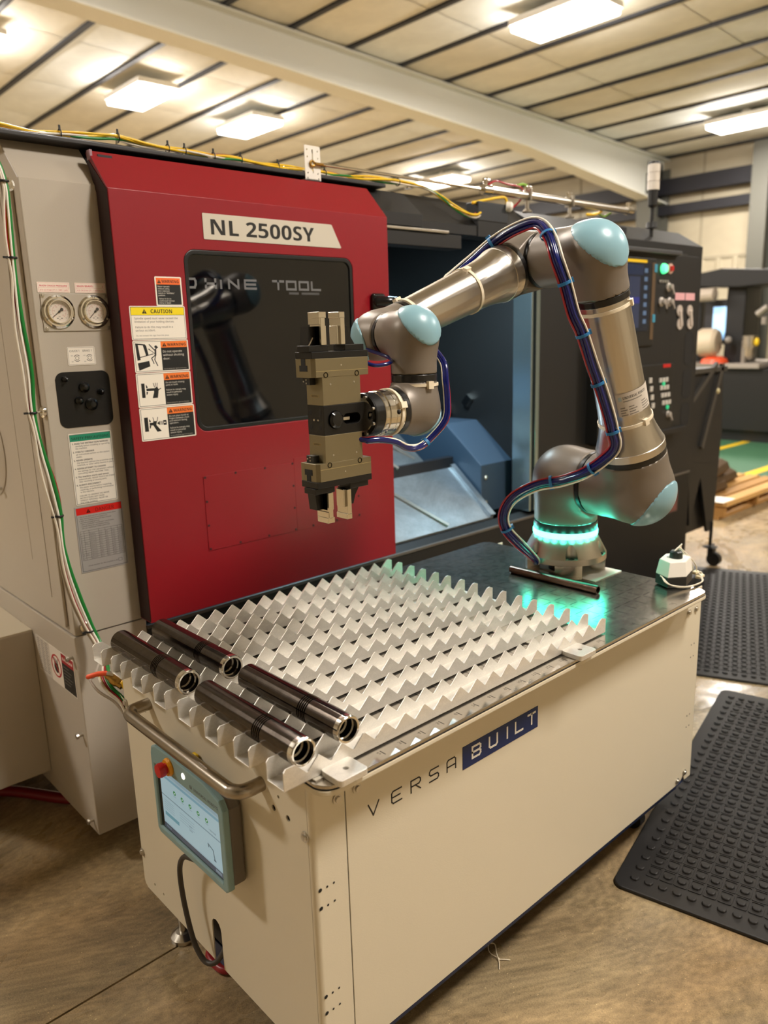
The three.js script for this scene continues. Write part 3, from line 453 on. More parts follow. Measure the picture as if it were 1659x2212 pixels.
// ---------------------------------------------------------------- pipe, white box and floor scraps
{
  const a = V(1.169, TOP + 0.0126, -0.47), b = V(1.173, TOP + 0.0126, -0.157), p = thing('loose_pipe', 'thin brown steel pipe lying on the cart top before the robot base', 'pipe', [1.171, TOP, -0.31]);
  mesh('wall', local(lathe([[0.0098, 0], [0.0124, 0], [0.0124, a.distanceTo(b)], [0.0098, a.distanceTo(b)], [0.0098, 0]], a, b.clone().sub(a), 32, 0.4), p), M.pipe, p);
}
{
  const t = thing('sensor_box', 'white and black box wrapped in thin white cable at the cart top corner', 'box', [1.43, TOP, -0.05]);
  // a hexagonal two-tone case standing on the corner of the plate
  const hexa = [[-0.078, 0.018], [-0.03, 0.052], [0.045, 0.034], [0.062, -0.02], [0.02, -0.05], [-0.052, -0.035]];
  const sc = (k) => hexa.map(([x, z]) => [x * k - 0.01, z * k]);
  mesh('lower_case', prismY(sc(0.98), 0.004, 0.034, 0.002), M.blackPlastic, t);
  const up = prismY(sc(0.98), 0.034, 0.078, 0.0025), q = up.attributes.position; for (let i = 0; i < q.count; i++) { const k = 1 - 0.16 * Math.max(0, (q.getY(i) - 0.034) / 0.044); q.setX(i, q.getX(i) * k); q.setZ(i, q.getZ(i) * k); } up.computeVertexNormals();
  mesh('upper_case', up, M.white, t);
  mesh('plug', [lathe([[0, 0.076], [0.019, 0.076], [0.018, 0.096], [0.014, 0.1], [0, 0.1]], V(-0.012, 0, 0.002), V(0, 1, 0), 24)], std(0x11201a, 0.4), t);
  const w = 0.0019, loops = [];
  for (let k = 0; k < 5; k++) { const s = k * 0.004; loops.push(tube([[-0.018 + s, 0.1, 0], [0.0 + s, 0.106 + s * 0.5, 0.004], [0.03 + s * 1.5, 0.082 - s, 0.016 - s * 3], [0.062 + s, 0.045, 0.028 - s * 4], [0.078 + s, 0.02, 0.024 - s * 3], [0.07 - s, 0.012 + s, 0.006 - s * 2], [0.05, 0.05, -0.012], [0.02, 0.092, -0.006]], w, 60, 7)); }
  loops.push(tube([[0.078, 0.018, 0.03], [0.05, 0.006, 0.06], [0.0, 0.0065, 0.066], [-0.05, 0.0085, 0.056], [-0.092, 0.018, 0.03], [-0.097, 0.034, 0.01], [-0.09, 0.038, -0.004]], w, 70, 7), tube([[0.074, 0.012, 0.036], [0.04, 0.004, 0.062], [-0.02, 0.004, 0.062], [-0.07, 0.009, 0.044], [-0.1, 0.024, 0.02], [-0.098, 0.04, 0.004]], w, 70, 7), tube([[0.02, 0.095, 0.002], [0.07, 0.08, -0.02], [0.108, 0.05, -0.03], [0.118, 0.034, -0.026], [0.1, 0.036, -0.016], [0.07, 0.058, -0.006]], w, 60, 7), tube([[0.07, 0.022, 0.03], [0.1, 0.012, 0.03], [0.128, 0.004, 0.014], [0.11, 0.004, 0.03], [0.09, 0.005, 0.038]], w, 50, 7));
  mesh('cable', loops, M.whiteCable, t);
  mesh('connector', [bx(0.06, 0.092, 0.002, 0.011, 0.03, 0.046, 0.003), bx(0.062, 0.085, 0.012, 0.022, 0.018, 0.032, 0.003)], std(0xe0d3ae, 0.4), t);
}
{
  const z = mesh('cable_tie_scrap', [tube([[0.572, 0.002, -0.03], [0.59, 0.004, -0.046], [0.598, 0.012, -0.06], [0.612, 0.02, -0.078], [0.602, 0.018, -0.09], [0.59, 0.01, -0.076], [0.597, 0.004, -0.05]], 0.0013, 50, 6), tube([[0.594, 0.004, -0.05], [0.605, 0.003, -0.04], [0.614, 0.002, -0.03]], 0.0013, 20, 6)], M.tie);
  z.userData = { label: 'short white cable tie scrap lying on the bare floor beside the cart', category: 'cable tie' };
}
// ---------------------------------------------------------------- the lathe
const lathe_machine = thing('lathe', 'large grey, red and black lathe with an open sliding door, behind the cart', 'lathe', [0, 0, 0]);
{
  const t = lathe_machine, GZ = -1.1486, DZ = -1.0736, RX = 3.76;
  // left housing with bevelled top
  const hs = part('left_housing', t);
  mesh('upper_cover', prismX([[GZ, 0.742], [GZ, 1.978], [-1.2627, 2.09], [-3.0, 2.09], [-3.0, 0.742]], 0.029, 0.243, 0.003), M.gray, hs);
  mesh('lower_cover', prismX([[GZ - 0.002, 0.093], [GZ - 0.002, 0.737], [-3.0, 0.737], [-3.0, 0.093]], 0.026, 0.247, 0.003), M.gray, hs);
  mesh('side_cover', [bx(0.0265, 0.029, 0.919, 1.93, -2.7, -1.427, 0.0012)], M.gray, hs); mesh('side_cover', [bx(0.0275, 0.029, 0.8255, 2.0, -2.9, -1.2994, 0.0006)], M.gray, hs);
  mesh('round_cover', lathe([[0, 0], [0.148, 0], [0.148, 0.003], [0.146, 0.004], [0, 0.004]], V(0.0265, 1.235, -1.70), V(-1, 0, 0), 48), M.gray, hs);
  mesh('hinge_trim', [bx(0.02, 0.029, 0.76, 1.97, -1.215, -1.19, 0.003)], M.gray, hs);
  for (const [z, y] of [[-1.18, 0.421], [-1.18, 0.133], [-1.182, 0.668], [-1.70, 0.645], [-1.62, 1.118]]) { const b = mesh('bolt', [cyl(V(0.03, y, z), V(0.008, y, z), 0.005, 0.005, 12), lathe([[0, 0], [0.0085, 0], [0.0085, 0.006], [0, 0.007]], V(0.012, y, z), V(-1, 0, 0), 12)], M.steel, hs); b.castShadow = true; }
  // recessed control pocket: dark opening with valve knobs
  const pk = part('valve_pocket', t);
  mesh('pocket', prismZ(rrect(0.0605, 0.2105, 1.3375, 1.4885, 0.022), GZ, GZ + 0.0016), std(0x040404, 0.4), pk);
  for (const [x, y, r] of [[0.135, 1.445, 0.014], [0.15, 1.398, 0.017], [0.117, 1.41, 0.011], [0.18, 1.43, 0.009], [0.085, 1.47, 0.008]]) mesh('valve_knob', lathe([[0, 0], [r, 0], [r, 0.009], [r * 0.7, 0.013], [r * 0.45, 0.02], [0, 0.022]], V(x, y, GZ + 0.001), V(0, 0, 1), 20), std(0x060606, 0.3), pk);
  // gauges
  mesh('gauge_plate', prismZ(rrect(0.0475, 0.2305, 1.597, 1.6945, 0.003), GZ, GZ + 0.003, 0.0008), M.gray, t);
  for (const [x, y] of [[0.054, 1.689], [0.2235, 1.689], [0.0555, 1.6035], [0.2235, 1.603]]) screw(t, V(x, y, GZ + 0.002), V(0, 0, 1), 0.62);
  for (const [x, a] of [[0.0895, 218], [0.187, 226]]) {
    const gg = part('pressure_gauge', t), o = V(x, 1.6475, GZ + 0.003), n = V(0, 0, 1);
    mesh('bezel', lathe([[0.044, 0], [0.044, 0.003], [0.0385, 0.006], [0.0345, 0.006], [0.0335, 0.012], [0.031, 0.015], [0.0285, 0.015], [0.0285, 0.006]], o, n, 48, 0.3), M.chrome, gg);
    mesh('dial', labelGeo(0.0575, 0.0575, 0.0286, 0.001).translate(x, 1.6475, GZ + 0.0085), std(0xffffff, 0.5, 0, { map: T_DIAL }), gg);
    const d = V(Math.cos(a * D2R), Math.sin(a * D2R), 0), c = V(x, 1.6475, GZ + 0.011);
    mesh('needle', [quad(c.clone().addScaledVector(d, -0.011), c.clone().addScaledVector(d, 0.024), 0.0016, 0.0006, n), cyl(c.clone().addScaledVector(d, -0.009), c.clone().addScaledVector(d, -0.009).add(V(0, 0, 0.001)), 0.0042), cyl(c, c.clone().add(V(0, 0, 0.0015)), 0.003)], M.blackPlastic, gg);
    mesh('lens', lathe([[0, 0.0132], [0.0282, 0.0132], [0.0282, 0.0142], [0, 0.0146]], o, n, 32), phys({ color: 0xffffff, roughness: 0.03, transmission: 1, thickness: 0, ior: 1.45 }), gg);
    for (const k of [90, 210, 330]) mesh('rivet', new THREE.SphereGeometry(0.0034, 12, 8).translate(x + 0.0385 * Math.cos(k * D2R), 1.6475 + 0.0385 * Math.sin(k * D2R), GZ + 0.008), M.steel, gg);
  }
  label('pressure_label', t, T_P1, 0.043, 0.128, 1.697, 1.7235, GZ + 0.0003, 0.001); label('pressure_label', t, T_P2, 0.1415, 0.2265, 1.697, 1.7235, GZ + 0.0003, 0.001);
  label('chuck_label', t, T_CHUCK, 0.1008, 0.1775, 1.5055, 1.555, GZ + 0.0003, 0.004);
  label('safety_label', t, T_SAFE, 0.0765, 0.1985, 1.119, 1.3205, GZ + 0.0003, 0.004, { label: 'white safety notice with a green heading' });
  label('danger_plate', t, T_DANGER, 0.0695, 0.2095, 0.9215, 1.1145, GZ + 0.0003, 0.002, { metal: 0.4, rough: 0.4, label: 'metal danger plate with a red heading and a table' });
  const hl = label('hand_label', hs, T_HAND, -0.157, 0.157, -0.06, 0.06, 0, 0.001); hl.rotation.y = -Math.PI / 2; hl.position.set(0.0258, 0.596, -1.338); hl.rotation.order = 'YXZ';
  const sl = label('side_label', hs, canvasTex(128, 160, (x) => { x.fillStyle = '#e6ddd0'; x.fillRect(0, 0, 128, 160); x.fillStyle = '#17171a'; x.fillRect(6, 40, 114, 112); x.fillStyle = '#a3202a'; x.fillRect(6, 6, 114, 36); fitText(x, 'DANGER', 63, 32, 100, 24, '#e8d8cc'); x.fillStyle = '#6f6a65'; for (let k = 0; k < 5; k++) x.fillRect(20, 56 + k * 18, 80, 6); }), -0.1, 0.1, -0.1, 0.1, 0, 0.004); sl.rotation.y = -Math.PI / 2; sl.position.set(0.0255, 1.505, -1.895);
  // black body: bevelled roof, header over the opening, right column, apron
  const bd = part('body', t);
  mesh('header', prismX([[GZ, 1.942], [GZ, 1.978], [-1.2627, 2.09], [-1.5, 2.09], [-1.5, 1.99], [-1.24, 1.942]], 0.243, 2.165, 0.002), M.black, bd);
  mesh('roof', bx(0.243, RX, 2.06, 2.09, -3.0, -1.49), M.black, bd);
  mesh('right_column', prismX([[GZ, 0.093], [GZ, 1.998], [-1.30, 2.09], [-3.0, 2.09], [-3.0, 0.093]], 2.225, RX, 0.003), M.black, bd);
  mesh('apron', prismX([[GZ - 0.0, 0.093], [GZ - 0.0, 0.7], [GZ + 0.004, 0.712], [-1.2, 0.728], [-1.2, 0.093]], 0.247, RX, 0.002), M.black, bd);
  mesh('sill_strip', [bx(0.247, RX - 0.01, 0.703, 0.714, GZ - 0.01, GZ + 0.0055, 0.001)], std(0x6d6a66, 0.35, 0.6), bd);
  mesh('roof_rail', [bx(-0.02, 1.35, 2.088, 2.1, -1.3, -1.2, 0.003), bx(-0.02, 1.35, 2.098, 2.104, -1.24, -1.21, 0.001)], std(0x2b2a2b, 0.45), bd);
  mesh('door_track', bx(1.232, 1.62, 1.938, 1.948, GZ - 0.004, GZ + 0.012, 0.002), M.steel, bd); mesh('track_box', bx(1.232, 1.7, 1.885, 1.937, -1.22, GZ + 0.004, 0.003), M.black, bd);
  mesh('header_box', prismX([[GZ + 0.012, 1.952], [GZ + 0.012, 1.995], [-1.2427, 2.086], [-1.25, 2.086], [-1.2, 1.952]], 1.2, 1.475, 0.002), M.black, bd);
  for (const x of [1.36, 1.41]) mesh('hole', new THREE.SphereGeometry(0.0045, 10, 6).translate(x, 2.03, -1.195), M.darkHole, bd);
  mesh('door_post', [bx(2.165, 2.178, 0.735, 1.94, -1.25, GZ + 0.002, 0.003), bx(2.195, 2.222, 0.735, 1.94, -1.25, GZ + 0.008, 0.004)], std(0x9fb0b4, 0.22, 0.9), bd);
  mesh('post_seal', bx(2.178, 2.195, 0.735, 1.94, -1.26, GZ - 0.01), M.rubber, bd);
  // the work room behind the opening
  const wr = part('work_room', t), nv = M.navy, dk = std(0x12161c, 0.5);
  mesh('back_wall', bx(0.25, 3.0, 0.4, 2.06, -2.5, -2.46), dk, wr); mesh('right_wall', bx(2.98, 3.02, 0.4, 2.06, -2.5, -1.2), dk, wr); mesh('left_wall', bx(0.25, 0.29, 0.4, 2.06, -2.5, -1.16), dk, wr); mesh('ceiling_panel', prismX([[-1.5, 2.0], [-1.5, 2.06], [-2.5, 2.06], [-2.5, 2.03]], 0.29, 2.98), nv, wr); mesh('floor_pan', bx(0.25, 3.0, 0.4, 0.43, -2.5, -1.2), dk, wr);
  const slope = (x0, x1, z0, yb, z1, yt, th = 0.012) => prismX([[z0, yb], [z1, yt], [z1 - th, yt - th * 0.2], [z0, yb - th]], x0, x1, 0.001);
  mesh('way_cover', slope(0.6, 1.985, -1.215, 0.735, -1.46, 0.94), M.cover, wr); mesh('way_cover', slope(0.6, 1.80, -1.475, 0.99, -1.66, 1.12), M.cover, wr); mesh('way_step', bx(0.6, 1.985, 0.93, 0.99, -1.5, -1.46, 0.002), dk, wr); mesh('way_cover', slope(0.6, 1.7, -1.68, 1.15, -1.9, 1.34), nv, wr);
  const rb = quad(V(1.45, 0.957, -1.475), V(1.69, 0.747, -1.222), 0.016, 0.006, V(0, 0.77, 0.64)); mesh('wiper', rb, M.steel, wr);
  mesh('cover_edge', [quad(V(1.976, 0.74, -1.212), V(1.976, 0.948, -1.462), 0.03, 0.02, V(0, 0.77, 0.64))], M.cover, wr);
  for (let k = 0; k < 4; k++) screw(wr, V(1.976, 0.775 + k * 0.05, -1.25 - k * 0.061), V(0, 0.77, 0.64), 0.9);
  mesh('slide_rail', [quad(V(1.42, 1.16, -1.62), V(1.62, 0.98, -1.46), 0.014, 0.014, V(0, 0.7, 0.7)), quad(V(1.56, 1.2, -1.68), V(1.76, 1.0, -1.5), 0.014, 0.014, V(0, 0.7, 0.7))], M.steel, wr);
  mesh('saddle', [prismX([[-1.3, 0.735], [-1.3, 0.96], [-1.52, 1.14], [-2.1, 1.14], [-2.1, 0.735]], 2.0, 2.3, 0.004), bx(2.3, 2.98, 0.5, 1.18, -2.2, -1.38, 0.004)], nv, wr);
  for (const [y, z] of [[0.78, -1.3], [0.9, -1.3], [0.96, -1.33]]) for (const x of [2.03, 2.26]) screw(wr, V(x, y, z + 0.002), V(0, 0, 1), 1.1);
  mesh('quill_housing', [prismX([[-1.42, 1.02], [-1.42, 1.24], [-1.6, 1.36], [-2.1, 1.36], [-2.1, 1.02]], 2.36, 2.98, 0.006), bx(2.55, 2.98, 1.36, 1.56, -2.1, -1.8, 0.006)], nv, wr);
  mesh('guide_bar', [0, 1, 2].map((k) => quad(V(2.45 + k * 0.03, 1.365, -1.58 - k * 0.1), V(2.97, 1.365, -1.6 - k * 0.1), 0.018, 0.01, V(0, 1, 0))), M.steel, wr);
  for (const [x, y] of [[2.42, 1.06], [2.6, 1.06], [2.8, 1.06], [2.93, 1.06], [2.93, 1.22]]) screw(wr, V(x, y, -1.418), V(0, 0, 1), 1.1);
  const ck = V(2.36, 1.17, -1.62), mx = V(-1, 0, 0), rot = part('chuck', t);
  mesh('chuck_body', lathe([[0, 0], [0.118, 0], [0.118, 0.07], [0.11, 0.08], [0.11, 0.1], [0.035, 0.1], [0.035, 0.05], [0, 0.05]], ck, mx, 48, 0.3), M.chrome, rot);
  mesh('spindle_nose', lathe([[0, -0.16], [0.09, -0.16], [0.1, -0.02], [0.1, 0], [0, 0]], ck, mx, 40, 0.3), M.steel, rot);
  for (let k = 0; k < 3; k++) { const a = (40 + k * 120) * D2R, d = V(0, Math.cos(a), Math.sin(a)), b0 = ck.clone().add(V(-0.1, 0, 0)); mesh('jaw', [quad(b0.clone().addScaledVector(d, 0.03), b0.clone().addScaledVector(d, 0.112), 0.04, 0.05, mx), quad(b0.clone().addScaledVector(d, 0.055).add(V(-0.035, 0, 0)), b0.clone().addScaledVector(d, 0.11).add(V(-0.035, 0, 0)), 0.036, 0.05, mx)], M.chrome, rot); }
  for (let k = 0; k < 6; k++) { const a = k * 60 * D2R; screw(rot, V(ck.x - 0.1, ck.y + 0.075 * Math.cos(a), ck.z + 0.075 * Math.sin(a)), mx, 1.2); }
  // turret: a ten sided drum with bored flats
  const tu = part('turret', t), TR = 0.33, n = 8, tc = V(2.49, 1.423, -2.075), oct = [];
  for (let k = 0; k < n; k++) { const a = (10 + k * 45) * D2R; oct.push([tc.z + TR * Math.cos(a), tc.y + TR * Math.sin(a)]); }
  mesh('drum', prismX(oct.reverse(), 2.36, 2.63, 0.006), std(0xc8d4d6, 0.4, 0.6), tu);
  for (let k = 0; k < n; k++) { const a = (32.5 + k * 45) * D2R, d = V(0, Math.sin(a), Math.cos(a)), r = TR * Math.cos(Math.PI / n), c = V(2.505, tc.y, tc.z).addScaledVector(d, r); mesh('bore', cyl(c.clone().addScaledVector(d, -0.004), c.clone().addScaledVector(d, 0.0012), 0.068, 0.068, 28), M.darkHole, tu); const b = V(2.36, tc.y, tc.z).addScaledVector(d, r - 0.085); mesh('holder', [lathe([[0, 0], [0.07, 0], [0.07, 0.04], [0.05, 0.06], [0, 0.065]], b, mx, 20)], M.blackPlastic, tu); }
  mesh('hub', lathe([[0, 0], [0.13, 0], [0.13, 0.06], [0.1, 0.09], [0, 0.09]], V(2.36, tc.y, tc.z), mx, 32), M.blackPlastic, tu);
  mesh('lamp_bracket', prismZ([[2.55, 1.99], [2.72, 1.985], [2.72, 2.075], [2.55, 2.07]], -2.02, -1.99), std(0xa8c0c8, 0.3, 0.4), wr);
  mesh('inner_frame', [quad(V(1.55, 1.86, -2.3), V(1.35, 1.2, -2.0), 0.09, 0.03, V(0, 0, 1)), quad(V(1.95, 1.9, -2.4), V(1.72, 1.3, -2.1), 0.11, 0.03, V(0, 0, 1)), bx(1.3, 2.3, 1.8, 1.84, -2.4, -2.3)], std(0x6f8588, 0.4, 0.4), wr);
  // work lamp inside
  mesh('lamp_lens', bx(2.56, 2.72, 1.972, 1.986, -2.03, -1.86, 0.003), std(0xffffff, 0.4, 0, { emissive: WORK_LIGHT, emissiveIntensity: 5 }), wr);
  const wl = new THREE.RectAreaLight(WORK_LIGHT, 700, 0.16, 0.17); wl.position.set(2.64, 1.965, -1.945); wl.lookAt(1.9, 1.0, -1.5); t.add(wl);
  mesh('lamp_lens', bx(1.32, 1.72, 1.925, 1.936, -1.33, -1.26, 0.003), std(0xffffff, 0.4, 0, { emissive: WORK_LIGHT, emissiveIntensity: 2 }), wr);
  const wl2 = new THREE.RectAreaLight(WORK_LIGHT, 280, 0.4, 0.07); wl2.position.set(1.52, 1.92, -1.295); wl2.lookAt(1.6, 0.9, -1.6); t.add(wl2);
  // control panel on the right column
  const cp = part('control_panel', t), CZ = -1.08;
  mesh('panel_case', prismX([[GZ - 0.01, 1.0], [CZ, 1.0], [CZ, 1.93], [CZ - 0.01, 1.94], [GZ - 0.01, 1.94]], 2.62, 3.46, 0.003), M.black, cp);
  mesh('visor', bx(2.7, 3.33, 1.925, 1.945, CZ - 0.02, CZ + 0.03, 0.004), std(0x5c5e62, 0.35, 0.5), cp);
  mesh('monitor', prismZ(rrect(2.72, 3.1, 1.47, 1.9, 0.01), CZ, CZ + 0.012, 0.003), M.blackPlastic, cp);
  mesh('screen', labelGeo(0.3, 0.33, 0.002).translate(2.885, 1.71, CZ + 0.0125), std(0x222222, 0.25, 0, { map: T_CNC, emissive: 0xffffff, emissiveMap: T_CNC, emissiveIntensity: 0.42 }), cp);
  mesh('yellow_strip', bx(2.76, 3.0, 1.876, 1.89, CZ + 0.012, CZ + 0.014), M.yellow, cp); mesh('side_trim', bx(3.058, 3.09, 1.5, 1.88, CZ + 0.01, CZ + 0.0135), std(0x5a4630, 0.5), cp);
  for (const y of [1.853, 1.606]) mesh('blue_key', bx(3.075, 3.1, y - 0.02, y + 0.02, CZ + 0.013, CZ + 0.017, 0.002), std(0x3f8fae, 0.4), cp);
  mesh('green_button', lathe([[0, 0], [0.026, 0], [0.026, 0.008], [0.02, 0.02], [0, 0.022]], V(3.186, 1.856, CZ), V(0, 0, 1), 24), std(0x8df0c0, 0.4, 0, { emissive: 0x40ff9a, emissiveIntensity: 1.3 }), cp);
  mesh('red_button', [lathe([[0, 0], [0.026, 0], [0.026, 0.008], [0, 0.008]], V(3.256, 1.858, CZ), V(0, 0, 1), 24)], std(0xd8b0a0, 0.4), cp); mesh('red_cap', bx(3.243, 3.269, 1.845, 1.871, CZ + 0.008, CZ + 0.02, 0.004), M.red2, cp);
  const knob = (x, y) => mesh('selector', [lathe([[0, 0], [0.024, 0], [0.024, 0.006], [0.016, 0.012], [0.014, 0.026], [0, 0.026]], V(x, y, CZ), V(0, 0, 1), 20), quad(V(x, y, CZ + 0.024), V(x + 0.02, y - 0.035, CZ + 0.024), 0.01, 0.008, V(0, 0, 1))], std(0xb5aca4, 0.4, 0.3), cp);
  knob(3.25, 1.765); knob(3.18, 1.69); knob(3.262, 1.69); mesh('small_keys', [0, 1, 2, 3].map((k) => bx(3.15 + k * 0.026, 3.166 + k * 0.026, 1.785, 1.8, CZ, CZ + 0.006, 0.002)), std(0x8a857e, 0.4), cp);
  for (const x of [3.33, 3.445]) { mesh('pink_label', bx(x, x + 0.105, 1.7, 1.738, GZ + 0.06, GZ + 0.0702), std(0xe0a9ae, 0.5), cp); const c = V(x + 0.05, 1.645, GZ + 0.07); mesh('round_key', [lathe([[0, 0], [0.03, 0], [0.03, 0.006], [0, 0.006]], c, V(0, 0, 1), 20), lathe([[0, 0], [0.03, 0], [0.03, 0.006], [0, 0.006]], c.clone().add(V(0.01, -0.07, 0)), V(0, 0, 1), 20), quad(c.clone().add(V(0, 0, 0.008)), c.clone().add(V(0.02, -0.08, 0.008)), 0.022, 0.01, V(0, 0, 1))], std(0xc9bdb3, 0.4, 0.2), cp); }
  mesh('right_wing', prismZ(rrect(3.3, 3.58, 1.0, 1.93, 0.02), GZ, GZ + 0.069, 0.004), M.black, cp);
  mesh('keypad_panel', prismZ(rrect(2.98, 3.345, 1.01, 1.37, 0.012), CZ, CZ + 0.01, 0.003), M.blackPlastic, cp);
  for (let r = 0; r < 4; r++) for (let c = 0; c < 3; c++) mesh('key', bx(3.183 + c * 0.034 + r * 0.014, 3.209 + c * 0.034 + r * 0.014, 1.273 - r * 0.041, 1.297 - r * 0.041, CZ + 0.009, CZ + 0.015, 0.002), std(0xbdb8b0, 0.4), cp);
  for (let r = 0; r < 4; r++) mesh('key', bx(3.075 + r * 0.013, 3.105 + r * 0.013, 1.276 - r * 0.045, 1.304 - r * 0.045, CZ + 0.009, CZ + 0.015, 0.002), std(0xbdb8b0, 0.4), cp);
  for (const [x, y] of [[3.23, 1.264], [3.285, 1.135]]) mesh('green_lamp', lathe([[0, 0], [0.012, 0], [0.012, 0.006], [0, 0.01]], V(x, y, CZ + 0.01), V(0, 0, 1), 16), std(0x2fae7a, 0.4, 0, { emissive: 0x2fd08a, emissiveIntensity: 0.4 }), cp);
  knob(3.3, 1.095); mesh('red_plate', bx(3.22, 3.3, 1.35, 1.368, CZ + 0.0101, CZ + 0.0115), M.red2, cp);
  for (const [y0, y1] of [[1.35, 1.53], [1.165, 1.33], [1.01, 1.14]]) mesh('hand_slot', prismZ(rrect(3.465, 3.565, y0, y1, 0.035), GZ + 0.069, GZ + 0.0702), M.darkHole, cp);
  mesh('panel_base', prismZ(rrect(2.66, 3.5, 0.985, 1.015, 0.008), GZ, CZ + 0.02, 0.004), M.black, cp);
  label('red_sticker', t, canvasTex(64, 64, (x) => { x.fillStyle = '#4c332d'; x.fillRect(0, 0, 64, 64); x.fillStyle = '#7a1d24'; x.fillRect(4, 4, 56, 24); x.fillStyle = '#6b3a36'; x.fillRect(4, 32, 56, 28); }), 3.485, 3.625, 0.485, 0.615, GZ + 0.0003, 0.002);
  // signal tower
  const st = part('signal_tower', t), P = V(3.285, 2.03, -1.21);
  mesh('pole', [cyl(P, V(3.285, 2.19, -1.21), 0.01), cyl(V(3.285, 2.075, -1.21), V(3.285, 2.105, -1.21), 0.03, 0.026)], M.blackPlastic, st); mesh('driver', lathe([[0, 0], [0.018, 0], [0.024, 0.01], [0.026, 0.085], [0, 0.085]], V(3.285, 2.18, -1.21), V(0, 1, 0), 24), M.blackPlastic, st);
  for (let k = 0; k < 3; k++) mesh('lens', lathe([[0, 0], [0.031, 0], [0.031, 0.038], [0.029, 0.041], [0, 0.041]], V(3.285, 2.265 + k * 0.043, -1.21), V(0, 1, 0), 24), std(0xd9d0c4, 0.35), st);
  mesh('cap', lathe([[0, 0], [0.031, 0], [0.029, 0.01], [0, 0.012]], V(3.285, 2.394, -1.21), V(0, 1, 0), 24), M.blackPlastic, st);
  // ------------------------------------------------ red sliding door
  const dr = part('sliding_door', t), wx0 = 0.434, wx1 = 1.0665, wy0 = 1.294, wy1 = 1.8175;
  const fs = shapeOf([[0.2288, 0.745], [1.2325, 0.745], [1.2325, 1.962], [0.2288, 1.962]]); fs.holes.push(rrect(wx0, wx1, wy0, wy1, 0.036, THREE.Path));
  mesh('door_panel', prismZ(fs, GZ + 0.004, DZ, 0.002), M.red, dr);
  mesh('door_bevel', prismX([[DZ, 1.9595], [DZ - 0.002, 1.9625], [-1.1745, 2.0695], [-1.19, 2.066], [GZ + 0.004, 1.9595]], 0.2288, 1.2325, 0.0012), M.red, dr);
  mesh('edge_shade', prismX([[DZ - 0.004, 0.748], [DZ - 0.004, 1.957], [-1.172, 2.045], [-1.182, 2.04], [GZ + 0.006, 1.957], [GZ + 0.006, 0.748]], 0.2276, 0.2287), std(0x2a0d12, 0.6), dr);  // dark strip paints the shade on the left side face of the door
  mesh('wear_tape', bx(0.2283, 0.235, 2.045, 2.07, -1.182, -1.16), std(0x9a7a84, 0.5), dr);
  const wf = rrect(wx0 + 0.0005, wx1 - 0.0005, wy0 + 0.0005, wy1 - 0.0005, 0.0355); wf.holes.push(rrect(wx0 + 0.013, wx1 - 0.013, wy0 + 0.013, wy1 - 0.013, 0.026, THREE.Path));
  mesh('window_seal', prismZ(wf, DZ - 0.012, DZ - 0.001, 0.002), std(0x0c0c0d, 0.4), dr);
  mesh('window_glass', prismZ(rrect(wx0 + 0.01, wx1 - 0.01, wy0 + 0.01, wy1 - 0.01, 0.025), DZ - 0.012, DZ - 0.006), phys({ color: 0x07080a, roughness: 0.05, metalness: 0, ior: 1.5 }), dr);
  {
    const k = 0.00047, ox = 0.4495, oy = 1.7365, bars = (x, ...l) => l.map((s) => s.map(([p, q]) => [ox + (x + p) * k, oy - q * k * 0.6]));
    const txt = [...bars(-4, [[0, 0], [40, 0], [46, 20], [46, 54], [38, 84], [0, 84]]), ...bars(112, [[0, 0], [0, 84]], [[70, 0], [70, 84]], [[0, 42], [70, 42]]), ...bars(222, [[0, 12], [0, 84]]), ...bars(280, [[0, 84], [0, 0], [70, 84], [70, 0]]), ...bars(400, [[84, 0], [0, 0], [0, 84], [84, 84]], [[0, 42], [78, 42]]),
      ...bars(620, [[0, 0], [84, 0]], [[42, 0], [42, 84]]), ...bars(732, [[0, 0], [74, 0], [74, 84], [0, 84], [0, 0]]), ...bars(838, [[0, 0], [74, 0], [74, 84], [0, 84], [0, 0]]), ...bars(944, [[0, 0], [0, 84], [74, 84]])];
    mesh('window_print', stroke3(txt, 0.0066, 0.0004, DZ - 0.0062), std(0x6e6e70, 0.3), dr); mesh('small_print', stroke3([...bars(754, [[0, 128], [68, 128]]), ...bars(860, [[0, 128], [140, 128]])], 0.0072, 0.0004, DZ - 0.0062), std(0x4c4c4e, 0.3), dr);
  }
  label('name_plate', dr, T_NAME, 0.5035, 1.0176, 1.8475, 1.9195, DZ + 0.0003, 0.004, { t: 0.0015, shape: shapeOf([[-0.257, -0.034], [-0.255, -0.036], [0.255, -0.036], [0.257, -0.033], [0.221, 0.034], [0.217, 0.036], [-0.255, 0.036], [-0.257, 0.034]]) });
  label('warning_label', dr, T_WARN1, 0.3375, 0.4195, 1.66, 1.7398, DZ + 0.0003, 0.004); label('caution_label', dr, T_CAUTION, 0.2548, 0.4232, 1.5675, 1.6598, DZ + 0.0003, 0.004);
  label('warning_label', dr, T_WARN2, 0.2548, 0.4243, 1.4785, 1.5663, DZ + 0.0003, 0.004); label('warning_label', dr, T_WARN3, 0.2548, 0.4243, 1.381, 1.477, DZ + 0.0003, 0.004); label('warning_label', dr, T_WARN4, 0.2548, 0.4268, 1.286, 1.3797, DZ + 0.0003, 0.004);
  mesh('access_cover', bx(0.438, 0.777, 0.924, 1.159, DZ - 0.001, DZ + 0.0018, 0.0008), M.red, dr); mesh('access_cover', bx(0.7775, 1.062, 0.924, 1.172, DZ - 0.001, DZ + 0.0012, 0.0006), M.red, dr);
